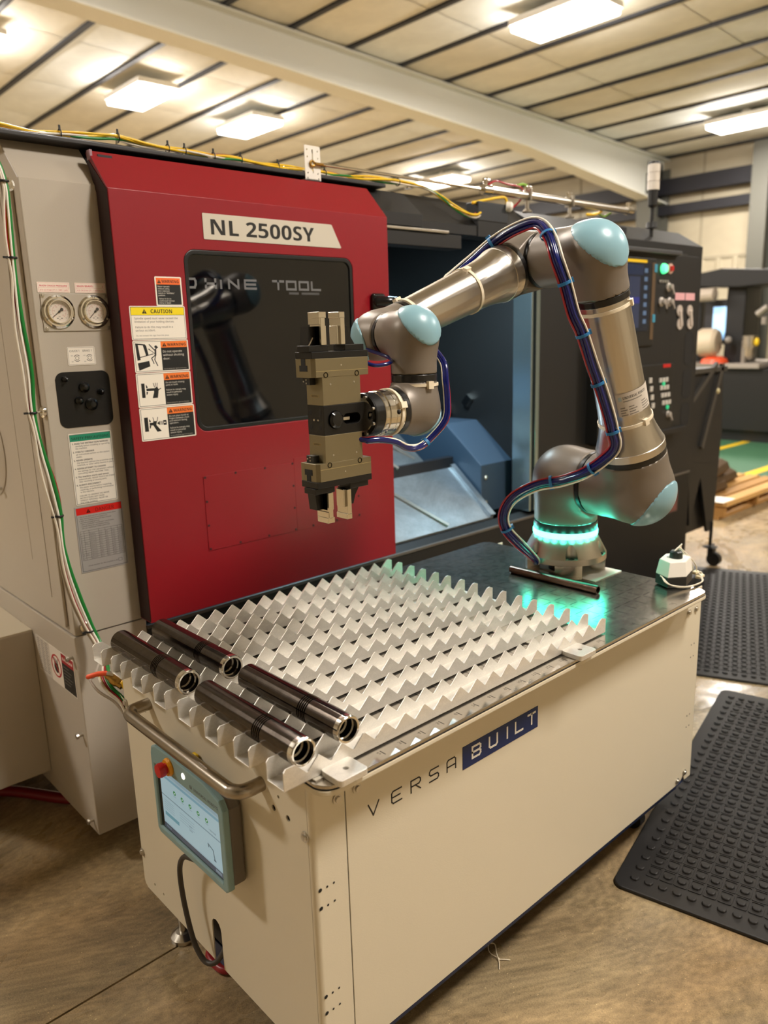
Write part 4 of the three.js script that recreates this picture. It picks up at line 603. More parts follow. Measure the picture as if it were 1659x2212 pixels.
  const rv = []; for (const x of [0.444, 0.552, 0.662, 0.771]) for (const y of [0.93, 1.155]) rv.push([x, y]); for (const y of [1.005, 1.08]) rv.push([0.444, y], [0.771, y]); for (const x of [0.845, 0.95, 1.055]) rv.push([x, 0.93]); for (const y of [1.0, 1.08]) rv.push([1.055, y]);
  for (const [x, y] of rv) mesh('rivet', lathe([[0, 0], [0.0042, 0], [0.0035, 0.0012], [0, 0.0014]], V(x, y, DZ + 0.0016), V(0, 0, 1), 12), M.redDark, dr);
  mesh('door_handle', [bx(1.14, 1.2, 1.645, 1.705, DZ - 0.002, DZ + 0.02, 0.01), tube([[1.16, 1.675, DZ + 0.015], [1.2, 1.675, DZ + 0.04], [1.235, 1.672, DZ + 0.04], [1.25, 1.665, DZ + 0.02]], 0.019, 24, 12)], M.blackGloss, dr);
}
// ---------------------------------------------------------------- small tank box at the far left
{
  const t = thing('coolant_tank', 'plain beige box against the left side of the lathe, cut off by the photo', 'tank', [-0.42, 0, -2.1]);
  mesh('tank_body', local(bx(-0.9, 0.026, 0.156, 0.66, -2.75, -1.52, 0.004), t), M.gray, t); mesh('tank_lid', local(bx(-0.9, 0.026, 0.655, 0.664, -2.75, -1.523, 0.003), t), std(0xc9bda6, 0.45), t); mesh('support', local([bx(-0.8, -0.6, 0, 0.16, -2.6, -2.4), bx(-0.2, 0, 0, 0.16, -2.6, -2.4)], t), M.blackPlastic, t);
}
{ for (const [x, z] of [[0.15, -1.4], [0.15, -2.8], [1.9, -1.35], [3.6, -1.35], [3.6, -2.8]]) mesh('levelling_foot', [lathe([[0, 0.001], [0.05, 0.001], [0.05, 0.015], [0.02, 0.03], [0.018, 0.1], [0, 0.1]], V(x, 0, z), V(0, 1, 0), 24)], M.blackPlastic, lathe_machine); }
// ---------------------------------------------------------------- robot arm
const UP = V(0, 1, 0), E2 = V(-0.0823, 0, 0.9966).normalize(), BASE = V(1.3177, TOP, -0.3716);
const SH0 = V(1.3177, 1.1068, -0.3716), SH = V(1.2963, 1.1068, -0.1121), EL = V(1.0591, 1.7459, -0.1317), D2 = EL.clone().sub(SH).normalize();
const EF = EL.clone().addScaledVector(E2, -0.228), WR = V(0.5466, 1.5605, -0.388), D3 = WR.clone().sub(EF).normalize(), W2 = V(0.5355, 1.563, -0.2535), WT = V(0.5355, 1.395, -0.2534), NX = V(-1, 0, 0);
const sminf = (a, b, k) => { const h = Math.max(k - Math.abs(a - b), 0) / k; return Math.min(a, b) - h * h * k * 0.25; };
const smaxf = (a, b, k) => -sminf(-a, -b, k);
function sdfMesh(fn, c, half, res) {   // surface of a distance field by marching cubes, normals from the field
  const mc = new MarchingCubes(res, new THREE.MeshStandardMaterial(), false, false, 60000), hs = mc.halfsize, n = mc.size; mc.isolation = 0;
  for (let z = 0; z < n; z++) for (let y = 0; y < n; y++) for (let x = 0; x < n; x++) mc.field[x + y * n + z * n * n] = -fn(c.x + (x - hs) / hs * half, c.y + (y - hs) / hs * half, c.z + (z - hs) / hs * half);
  mc.update();
  const cnt = mc.count, p = new Float32Array(cnt * 3), nn = new Float32Array(cnt * 3), e = 0.0008;
  for (let i = 0; i < cnt; i++) {
    const x = c.x + mc.positionArray[i * 3] * half, y = c.y + mc.positionArray[i * 3 + 1] * half, z = c.z + mc.positionArray[i * 3 + 2] * half;
    const a = fn(x + e, y, z) - fn(x - e, y, z), b = fn(x, y + e, z) - fn(x, y - e, z), d = fn(x, y, z + e) - fn(x, y, z - e), L = Math.hypot(a, b, d) || 1;
    p.set([x, y, z], i * 3); nn.set([a / L, b / L, d / L], i * 3);
  }
  const g = new THREE.BufferGeometry(); g.setAttribute('position', new THREE.BufferAttribute(p, 3)); g.setAttribute('normal', new THREE.BufferAttribute(nn, 3)); return fin(g);
}
// a joint housing: two capped round limbs meeting in one rounded elbow
function housingField(c, a, la, ra, b, lb, rb, k = 0.03) {
  return (x, y, z) => {
    const dx = x - c.x, dy = y - c.y, dz = z - c.z, pa = dx * a.x + dy * a.y + dz * a.z, pb = dx * b.x + dy * b.y + dz * b.z, r2 = dx * dx + dy * dy + dz * dz;
    const da = (pa > 0 ? Math.sqrt(Math.max(0, r2 - pa * pa)) : Math.sqrt(r2)) - ra, db = (pb > 0 ? Math.sqrt(Math.max(0, r2 - pb * pb)) : Math.sqrt(r2)) - rb;
    return smaxf(smaxf(sminf(da, db, k), pa - la, 0.003), pb - lb, 0.003);
  };
}
const arm = thing('robot_arm', 'grey jointed robot arm with light blue joint caps and a glowing green base ring', 'robot arm', [BASE.x, TOP, BASE.z]);
const AL = (g) => local(merge([g]), arm);
{
  function joint(name, c, a, la, ra, b, lb, rb, lid, res = 52) {
    const A = a.clone().normalize(), B = b.clone().normalize(), f = housingField(c, A, la, ra, B, lb, rb), half = Math.max(la, lb, ra, rb) + Math.max(ra, rb) * 0.42 + 0.012;
    const h = mesh(name, AL(sdfMesh(f, c, half, res)), M.robot, arm);
    if (lid) {   // the coloured cap over the outer corner, a little proud of the casting
      const n = A.clone().add(B).multiplyScalar(-1).normalize(), cut = lid.cut * Math.max(ra, rb), q = n.clone().cross(A.clone().cross(B)).normalize();
      const g = (x, y, z) => { const dx = x - c.x, dy = y - c.y, dz = z - c.z, s = dx * n.x + dy * n.y + dz * n.z, w = A.clone().cross(B), l = dx * w.x + dy * w.y + dz * w.z; return smaxf(f(x, y, z) - 0.0035, cut + (lid.bend ?? 3) * l * l - s, 0.006); };
      mesh('blue_cap', AL(sdfMesh(g, c, half, res)), M.robotBlue, h);
      if (lid.logo) {   // embossed round badge
        const P = c.clone().addScaledVector(n, Math.max(ra, rb) + 0.0035), gg = [];
        const t = new THREE.TorusGeometry(0.025, 0.0011, 8, 40), box = (x0, x1, y0, y1) => fin(new THREE.BoxGeometry(x1 - x0, y1 - y0, 0.002).translate((x0 + x1) / 2, (y0 + y1) / 2, 0));
        const qd = new THREE.Quaternion().setFromRotationMatrix(new THREE.Matrix4().lookAt(n, V(0, 0, 0), lid.up ?? UP));
        for (const s of [fin(t), box(-0.011, -0.0085, -0.012, 0.012), box(-0.011, 0.011, -0.012, -0.0095), box(-0.003, 0.011, 0.0095, 0.012), box(0.0085, 0.011, 0, 0.012), box(-0.003, 0.011, -0.001, 0.001), box(-0.003, -0.001, -0.006, 0.012)]) { s.applyQuaternion(qd); const k = gg.length ? -0.0009 : -0.0037; gg.push(s.translate(P.x + n.x * k, P.y + n.y * k, P.z + n.z * k)); }
        mesh('badge', AL(gg), M.robotBlue, h);
      }
    }
    return h;
  }
  const seal = (c, a, r, w, shine = true) => { mesh('seal_ring', AL([lathe([[r - 0.004, -w / 2], [r - 0.0006, -w / 2], [r, -w / 2 + 0.001], [r, w / 2 - 0.001], [r - 0.0006, w / 2], [r - 0.004, w / 2]], c, a, 56, 0.4)]), std(0x131212, 0.3), arm); };
  // mounting: sheet, legs, foot cone
  mesh('base_sheet', AL(bx(1.262, 1.412, TOP + 0.0002, TOP + 0.003, -0.46, -0.222, 0.001)), M.white, arm);
  for (let k = 0; k < 4; k++) {
    const a0 = 40 + k * 90, s = new THREE.Shape(), r0 = 0.085, r1 = 0.127, w = 19; s.absarc(0, 0, r1, (a0 - w) * D2R, (a0 + w) * D2R); s.absarc(0, 0, r0, (a0 + w) * D2R, (a0 - w) * D2R, true); s.closePath();
    mesh('base_leg', AL([fin(extrude(s, 0.034, 0.001, 16).applyMatrix4(TO_Y)).translate(BASE.x, TOP + 0.013, BASE.z), (() => { const s2 = new THREE.Shape(); s2.absarc(0, 0, r1, (a0 - w * 0.55) * D2R, (a0 + w) * D2R); s2.absarc(0, 0, r0, (a0 + w) * D2R, (a0 - w * 0.55) * D2R, true); return fin(extrude(s2, 0.012, 0.0006, 12).applyMatrix4(TO_Y)).translate(BASE.x, TOP + 0.002, BASE.z); })()]), M.chrome.clone(), arm).material.roughness = 0.22;
  }
  mesh('riser_hub', AL([lathe([[0, 0.003], [0.05, 0.003], [0.05, 0.045], [0, 0.045]], BASE, UP, 32)]), std(0x2b2a29, 0.4, 0.5), arm);
  {
    const prof = [[0, 0.045], [0.128, 0.045], [0.129, 0.046], [0.129, 0.064], [0.128, 0.066], [0.1015, 0.116], [0.1, 0.121], [0, 0.121]];
    const ev = new Evaluator(); ev.attributes = ['position', 'normal']; let body = new Brush(lathe(prof, V(0, 0, 0), UP, 72, 0.4)); body.updateMatrixWorld();
    for (let k = 0; k < 6; k++) { const a = (k * 60 + 76) * D2R, c = new Brush(fin(new THREE.CylinderGeometry(0.0185, 0.0185, 0.1, 28).translate(0.1245 * Math.cos(a), 0.115, 0.1245 * Math.sin(a)))); c.updateMatrixWorld(); body = ev.evaluate(body, c, SUBTRACTION); }
    const g = body.geometry; for (const k of Object.keys(g.attributes)) if (!['position', 'normal'].includes(k)) g.deleteAttribute(k); g.clearGroups();
    mesh('base_flange', fin(g), M.aluTube, arm);
    for (let k = 0; k < 6; k++) { const a = (k * 60 + 76) * D2R; mesh('flange_bolt', lathe([[0.0095, 0.0652], [0.0095, 0.068], [0.005, 0.068], [0.005, 0.066], [0, 0.066]], V(0.115 * Math.cos(a), 0, 0.115 * Math.sin(a)), UP, 16), M.anod, arm); }
  }
  const led = mesh('light_ring', AL([lathe([[0.092, 0.121], [0.1, 0.1215], [0.1012, 0.125], [0.1012, 0.136], [0.1, 0.1395], [0.092, 0.14]], BASE, UP, 64, 0.5)]), std(0x9ff5e0, 0.4, 0, { emissive: new THREE.Color(0.25, 1, 0.8), emissiveIntensity: 1.9 }), arm, 'glowing green light ring');
  for (let k = 0; k < 20; k++) { const a = k * Math.PI / 10 + 0.1, l = new THREE.PointLight(LED_GREEN, 0.0055); l.position.set(0.1165 * Math.cos(a), 0.1305, 0.1165 * Math.sin(a)); l.shadow.radius = 0.65; arm.add(l); }
  seal(BASE.clone().add(V(0, 0.1525, 0)), UP, 0.0985, 0.025);
  // joints and links
  joint('base_joint', SH0, E2, 0.104, 0.0975, V(0, -1, 0), SH0.y - TOP - 0.165, 0.0975, null, 56);
  seal(SH0.clone().addScaledVector(E2, 0.11), E2, 0.0955, 0.0135);
  joint('shoulder_joint', SH, E2.clone().negate(), SH.distanceTo(SH0) - 0.1165, 0.095, D2, 0.113, 0.0945, { cut: 0.5, logo: true, bend: 2.2, dx: 0 }, 60);
  const a2 = SH.distanceTo(EL);
  seal(SH.clone().addScaledVector(D2, 0.1205), D2, 0.0935, 0.016);
  mesh('upper_arm', AL(lathe([[0.092, 0.1285], [0.0945, 0.1295], [0.0945, 0.15], [0.093, 0.1515], [0.0855, 0.172], [0.0785, 0.192], [0.0735, 0.212], [0.0705, 0.234], [0.0685, 0.262], [0.067, 0.31], [0.0665, 0.4], [0.066, 0.5], [0.066, a2 - 0.121]], SH, D2, 72, 0.28)), M.aluTube, arm);
  seal(EL.clone().addScaledVector(D2, -0.1127), D2, 0.0695, 0.017);
  joint('elbow_joint', EL, E2.clone().negate(), 0.157, 0.0745, D2.clone().negate(), 0.104, 0.0715, { cut: 0.36, logo: true, bend: 2.6, dx: 0, up: V(0.3, 1, 0) }, 60);
  seal(EL.clone().addScaledVector(E2, -0.1637), E2, 0.073, 0.013);
  joint('forearm_joint', EF, E2, 0.058, 0.0735, D3, 0.078, 0.0735, { cut: 0.5, bend: 2.4 }, 52);
  seal(EF.clone().addScaledVector(D3, 0.085), D3, 0.0735, 0.014);
  const a3 = EF.distanceTo(WR);
  mesh('forearm', AL(lathe([[0.072, 0.092], [0.0732, 0.0925], [0.0732, 0.122], [0.072, 0.123], [0.0685, 0.14], [0.0645, 0.158], [0.0615, 0.178], [0.0595, 0.2], [0.058, 0.24], [0.0555, 0.32], [0.0525, 0.41], [0.051, a3 - 0.097]], EF, D3, 72, 0.28)), M.aluTube, arm);
  seal(WR.clone().addScaledVector(D3, -0.0905), D3, 0.0515, 0.013);
  joint('wrist_joint', WR, E2, 0.044, 0.0515, D3.clone().negate(), 0.084, 0.0515, { cut: 0.42, bend: 4 }, 48);
  seal(WR.clone().addScaledVector(E2, 0.049), E2, 0.0512, 0.01);
  joint('wrist_joint', W2, E2.clone().negate(), W2.distanceTo(WR) - 0.0545, 0.0515, V(0, -1, 0), W2.y - 1.4735, 0.0512, { cut: 0.4, bend: 4 }, 52);
  seal(V(W2.x, 1.4655, W2.z), UP, 0.0515, 0.0155);
  joint('wrist_joint', WT, UP, 1.4575 - WT.y, 0.0512, NX, WT.x - 0.474, 0.0515, { cut: 0.62, bend: 4 }, 52);
  seal(V(0.4665, WT.y, WT.z), NX, 0.0515, 0.0145);
  mesh('tool_flange', AL([lathe([[0.049, 0], [0.0505, 0.001], [0.0505, 0.026], [0.0497, 0.0265], [0.0497, 0.0275], [0.0505, 0.028], [0.0505, 0.044], [0.0485, 0.046], [0.0485, 0.056], [0.0475, 0.0575], [0, 0.0575]], V(0.4595, WT.y, WT.z), NX, 56, 0.3)]), M.alu, arm);
  mesh('dowel_hole', AL(new THREE.SphereGeometry(0.0055, 12, 8).translate(0.437, WT.y + 0.004, WT.z + 0.049)), M.darkHole, arm);
  mesh('rating_label', (() => {   // curved sticker on the upper arm
    const g = new THREE.CylinderGeometry(0.0692, 0.0684, 0.118, 28, 1, true, -1.2, 1.75), q = new THREE.Quaternion().setFromUnitVectors(UP, D2), c = SH.clone().addScaledVector(D2, 0.265);
    g.rotateY(0); const o = fin(g, true); o.applyQuaternion(q).translate(c.x - BASE.x, c.y - TOP, c.z - BASE.z); return o;
  })(), std(0xffffff, 0.5, 0, { map: T_UR }), arm);
  // white cable ties round the links
  const tieRing = (c, axis, r, headDir, w = 0.0085) => {
    const h = headDir.clone().addScaledVector(axis, -headDir.dot(axis)).normalize(), p = c.clone().addScaledVector(h, r + 0.003);
    mesh('cable_tie', AL([lathe([[r, -w / 2], [r + 0.0024, -w / 2], [r + 0.0024, w / 2], [r, w / 2]], c, axis, 56, 0.4), quad(p.clone().addScaledVector(axis, -0.0085), p.clone().addScaledVector(axis, 0.0085), 0.014, 0.01, h)]), M.tie, arm);
  };
  const view = V(-0.83, 0.1, 0.55);
  tieRing(SH.clone().addScaledVector(D2, a2 - 0.139), D2, 0.0662, V(0.35, 0, 0.95)); tieRing(SH.clone().addScaledVector(D2, 0.226), D2, 0.072, V(-0.25, 0, 1));
  tieRing(EF.clone().addScaledVector(D3, 0.247), D3, 0.058, V(-0.55, 0.75, 0.35)); tieRing(WR.clone().addScaledVector(D3, -0.104), D3, 0.0515, V(-0.6, 0.9, -0.4));
  tieRing(V(W2.x, 1.4505, W2.z), UP, 0.0518, V(-0.1, 0, 1), 0.0065); tieRing(V(0.449, WT.y, WT.z), NX, 0.0506, V(0, 0.35, 1), 0.0075);
  mesh('tie_tail', AL([bx(0.4905, 0.4975, 1.448, 1.515, -0.262, -0.2585)]), M.tie, arm);
}
// ---------------------------------------------------------------- double gripper on the tool flange
{
  const t = thing('gripper', 'brass coloured double gripper with upward and downward fingers, on the robot wrist', 'gripper', [0.31, 1.393, -0.2665]);
  const G = (g) => local(merge([g]), t), z0 = -0.2935, z1 = -0.24, xa = 0.26, xb = 0.3615;
  const blk = shapeOf([[0.26, 1.3632], [0.375, 1.3632], [0.375, 1.4245], [0.26, 1.4245]]); circleHole(blk, 0.2905, 1.394, 0.0185);
  const slot = rrect(0.312, 0.3585, 1.3825, 1.404, 0.0105, THREE.Path); blk.holes.push(slot);
  mesh('centre_block', G([prismZ(blk, z0 + 0.02, z1, 0.001), bx(0.26, 0.375, 1.3632, 1.4245, z0, z0 + 0.021)]), M.anod, t);
  mesh('bolt_head', G([lathe([[0, -0.012], [0.0165, -0.012], [0.0178, 0.004], [0.013, 0.008], [0, 0.009]], V(0.2905, 1.394, z1), V(0, 0, 1), 32)]), M.blackGloss, t); mesh('slot_pin', G([bx(0.309, 0.335, 1.389, 1.3975, z0 + 0.03, z1 - 0.006, 0.002)]), M.steel, t);
  for (const [y, z] of [[1.409, -0.283], [1.409, -0.252], [1.379, -0.283], [1.379, -0.252]]) mesh('counterbore', G(lathe([[0.0052, 0.0004], [0.0038, 0.0002], [0, 0.0001]], V(0.26, y, z), NX, 18)), M.darkHole, t);
  for (const z of [-0.273, -0.259]) mesh('set_screw', G(lathe([[0, 0], [0.0026, 0], [0.002, 0.0012], [0, 0.0012]], V(0.2602, 1.394, z), NX, 14)), M.steel, t);
  mesh('adaptor_disc', G([lathe([[0, 0], [0.047, 0], [0.0475, 0.001], [0.0475, 0.024], [0.046, 0.027], [0, 0.027]], V(0.402, WT.y, WT.z), NX, 48, 0.4)]), M.anod, t);
  mesh('adaptor_ring', G([lathe([[0.0372, 0], [0.0372, 0.0285], [0.034, 0.0295], [0, 0.0295]], V(0.4015, WT.y, WT.z), NX, 40, 0.4)]), M.chrome, t);
  for (let k = 0; k < 8; k++) { const a = (k + 0.5) * Math.PI / 4; mesh('flange_screw', G([cyl(V(0.378, WT.y + 0.041 * Math.cos(a), WT.z + 0.041 * Math.sin(a)), V(0.369, WT.y + 0.041 * Math.cos(a), WT.z + 0.041 * Math.sin(a)), 0.0045, 0.0045, 14)]), M.steel, t); }
  for (const s of [1, -1]) {   // upper unit, lower unit
    const Y = (v) => (s > 0 ? v : 2 * 1.3938 - v), yb = (a, b) => [Math.min(Y(a), Y(b)), Math.max(Y(a), Y(b))], B = (x0, x1, a, b, c, d, r) => bx(x0, x1, ...yb(a, b), c, d, r);
    const u = part('gripper_unit', t);
    mesh('body', G([B(xa, xb, 1.4245, 1.484, z0, z1, 0.001)]), M.gold, u);
    const rail = prismY([[0.238, z0 - 0.004], [0.384, z0 - 0.004], [0.384, z1 - 0.0005], [0.245, z1 - 0.0005], [0.238, z1 - 0.0075]].map(([a, b]) => [a, b + 0.001]), ...yb(1.4815, 1.519), 0.0006);
    mesh('rail_housing', G([rail]), M.gold, u);
    mesh('rail_slot', G([B(0.2374, 0.2385, 1.494, 1.506, -0.284, -0.258), B(0.2374, 0.2385, 1.506, 1.5195, -0.278, -0.264)]), M.darkHole, u);
    mesh('joint_line', G([B(0.245, 0.384, 1.4935, 1.4942, z1, z1 + 0.0008)]), std(0xc9b98a, 0.3, 0.8), u);
    mesh('cover_plate', G([B(0.2365, 0.3855, 1.519, 1.5325, z0 - 0.002, z1, 0.001)]), M.anod, u);
    mesh('sensor_block', G([B(0.2455, 0.2605, 1.4665, 1.4815, -0.2865, -0.2625, 0.0006)]), M.blackPlastic, u);
    for (const [y, z] of [[1.477, -0.274], [1.470, -0.274], [1.4735, -0.283]]) mesh('sensor_screw', G(lathe([[0, 0], [0.0018, 0], [0.0012, 0.001], [0, 0.001]], V(0.2455, Y(y), z), NX, 12)), M.steel, u);
    for (const x of [0.2695, 0.352]) mesh('thread_insert', G([lathe([[0.0058, 0], [0.0058, 0.001], [0.0042, 0.001], [0.0042, -0.001], [0, -0.001]], V(x, Y(1.486), z1 + 0.0002), V(0, 0, 1), 20)]), std(0x2b261d, 0.3, 0.9), u);
    for (const [x, y] of [[0.281, 1.4665], [0.344, 1.468], [0.311, 1.5045]]) mesh('plug', G(lathe([[0, 0], [0.0022, 0], [0.0016, 0.0008], [0, 0.0008]], V(x, Y(y), z1), V(0, 0, 1), 12)), M.steel, u);
    const tx = canvasTex(128, 24, (x) => { x.fillStyle = '#8b7a52'; x.fillRect(0, 0, 128, 24); fitText(x, s > 0 ? 'GRIPPER 2' : 'GRIPPER 1', 64, 19, 118, 20, '#2a2416'); }), gl = fin(labelGeo(0.028, 0.0053, 0.0003, 0.0002).rotateY(-Math.PI / 2), true); mesh('engraving', gl.translate(0.2599 - 0.31, Y(1.4435) - 1.393, -0.2665 + 0.2665), std(0xffffff, 0.4, 0.5, { map: tx }), u);
    if (s > 0) mesh('angled_flag', G([quad(V(0.2385, 1.5335, -0.272), V(0.2575, 1.5605, -0.272), 0.024, 0.002, V(-0.8, 0.6, 0))]), std(0xa3937a, 0.45, 0.4), u);
    // jaws with finger brackets
    for (const [x0, x1, dir] of [[0.241, 0.2845, 1], [0.327, 0.3705, -1]]) {
      const j = mesh('jaw', G([B(x0 - (dir > 0 ? 0.008 : 0), x1 + (dir < 0 ? 0.008 : 0), 1.5325, 1.545, -0.283, -0.2445, 0.001), prismZ((dir > 0 ? [[x0 + 0.004, 1.5445], [x1 - 0.02, 1.5445], [x1 - 0.02, 1.582], [x1 - 0.036, 1.582], [x1 - 0.038, 1.562]] : [[x0 + 0.0005, 1.5445], [x1 - 0.002, 1.5445], [x1 - 0.016, 1.565], [x1 - 0.022, 1.583], [x0 + 0.0005, 1.583]]).map(([a, b]) => [a, Y(b)]), -0.288, -0.262)]), M.anod, u);
      const fx0 = dir > 0 ? 0.2645 : 0.3155, fx1 = dir > 0 ? 0.2755 : 0.3265, tip = dir > 0 ? [0.2605, 0.2788] : [0.3128, 0.3272];
      mesh('finger', G([B(fx0, fx1, 1.5455, 1.6, -0.278, -0.242, 0.0006), B(dir > 0 ? 0.2645 : 0.3095, dir > 0 ? 0.2815 : 0.3265, 1.5455, 1.583, -0.272, -0.247, 0.0006), B(tip[0], tip[1], 1.598, 1.61, -0.278, -0.242, 0.0008), ...(dir > 0 ? [B(0.262, 0.268, 1.586, 1.6095, -0.28, -0.243, 0.0006)] : [])]), M.alu, u);
    }
  }
}
// ---------------------------------------------------------------- hoses along the arm
{
  const t = thing('hose_bundle', 'bundle of glossy blue hoses with red and white lines clipped along the robot arm', 'hose', [1.0, TOP, -0.25]);
  const path = curve([[1.2, 0.85, -0.4], [1.16, 0.874, -0.37], [1.094, 0.940, -0.388], [1.053, 0.992, -0.400], [1.042, 1.040, -0.397], [1.054, 1.087, -0.372], [1.094, 1.125, -0.320], [1.125, 1.143, -0.255], [1.13, 1.179, -0.172], [1.118, 1.244, -0.09], [1.098, 1.301, -0.085], [1.068, 1.386, -0.098], [1.034, 1.470, -0.112], [0.996, 1.552, -0.118], [0.970, 1.597, -0.125], [0.950, 1.664, -0.137], [0.930, 1.724, -0.152], [0.945, 1.785, -0.188], [0.973, 1.823, -0.244], [0.979, 1.822, -0.307], [0.971, 1.797, -0.376], [0.940, 1.748, -0.431], [0.880, 1.695, -0.463], [0.780, 1.645, -0.455], [0.70, 1.59, -0.42], [0.660, 1.55, -0.340], [0.620, 1.50, -0.245], [0.604, 1.46, -0.222], [0.598, 1.417, -0.212], [0.585, 1.37, -0.205], [0.550, 1.328, -0.222], [0.516, 1.312, -0.224], [0.475, 1.316, -0.222], [0.44, 1.332, -0.218], [0.4, 1.341, -0.222], [0.366, 1.342, -0.235], [0.345, 1.35, -0.2575]], 0.5);
  const N = 420, fr = path.computeFrenetFrames(N, false), P = path.getSpacedPoints(N), side = [], out = [];
  for (let i = 0; i <= N; i++) { const T = fr.tangents[i], s = T.clone().cross(V(-0.75, 0.15, 0.6)).normalize(); side.push(s); out.push(s.clone().cross(T).normalize()); }
  const strand = (a, b, r, name, m, from = 0, to = 1, wob = 0) => {
    const q = []; for (let i = Math.round(from * N); i <= Math.round(to * N); i += 3) { const f = i / N, thin = f > 0.66 ? 0.4 : 1, w = wob * Math.sin(f * 40 + a * 900), taper = Math.min(1, 0.3 + 12 * Math.min(f, 1 - f)); q.push(P[i].clone().addScaledVector(side[i], (a + w) * thin * taper).addScaledVector(out[i], b * thin * taper)); }
    mesh(name, local(merge([tube(q, r, Math.round(q.length * 2.4), 10)]), t), m, t);
  };
  strand(0.006, 0.001, 0.0058, 'blue_hose', M.hoseBlue, 0, 1, 0.0012); strand(-0.006, 0.002, 0.0058, 'blue_hose', M.hoseBlue, 0, 0.985, 0.0012); strand(0.0, -0.0085, 0.0058, 'blue_hose', M.hoseBlue, 0, 0.66); strand(0.0, 0.0095, 0.0052, 'blue_hose', M.hoseBlue, 0, 0.66, 0.001);
  strand(-0.0135, 0.003, 0.003, 'red_hose', M.hoseRed, 0, 0.98, 0.002); strand(0.0145, 0.006, 0.0028, 'white_cable', M.whiteCable, 0, 0.98, 0.0022); strand(0.012, -0.004, 0.0036, 'black_cable', M.blackPlastic, 0, 0.62);
  for (const f of [0.085, 0.175, 0.232, 0.29, 0.345, 0.40, 0.455, 0.51, 0.595, 0.79, 0.915]) {
    const i = Math.round(f * N), thin = f > 0.66 ? 0.55 : 1, a = P[i], T = fr.tangents[i], g = [];
    const s = new THREE.Shape(); s.absellipse(0, 0, 0.0185 * thin, 0.0148 * thin, 0, Math.PI * 2); const h = new THREE.Path(); h.absellipse(0, 0, 0.0165 * thin, 0.0128 * thin, 0, Math.PI * 2, true); s.holes.push(h);
    g.push(fin(extrude(s, 0.008, 0.0005, 20).translate(0, 0, -0.004).applyMatrix4(new THREE.Matrix4().makeBasis(side[i], out[i], side[i].clone().cross(out[i])).setPosition(a))));
    g.push(quad(a.clone().addScaledVector(side[i], 0.016 * thin).addScaledVector(T, -0.006), a.clone().addScaledVector(side[i], 0.016 * thin).addScaledVector(T, 0.006), 0.009 * thin, 0.013 * thin, side[i]));
    mesh('hose_clip', local(merge(g), t), M.clipBlue, t);
  }
  mesh('wrist_loop', local(merge([tube([[0.47, 1.515, -0.36], [0.436, 1.516, -0.31], [0.422, 1.503, -0.285], [0.436, 1.497, -0.268], [0.471, 1.502, -0.262], [0.5, 1.512, -0.30], [0.49, 1.53, -0.36]], 0.0042, 60, 8)]), t), M.hoseBlue, t);
}
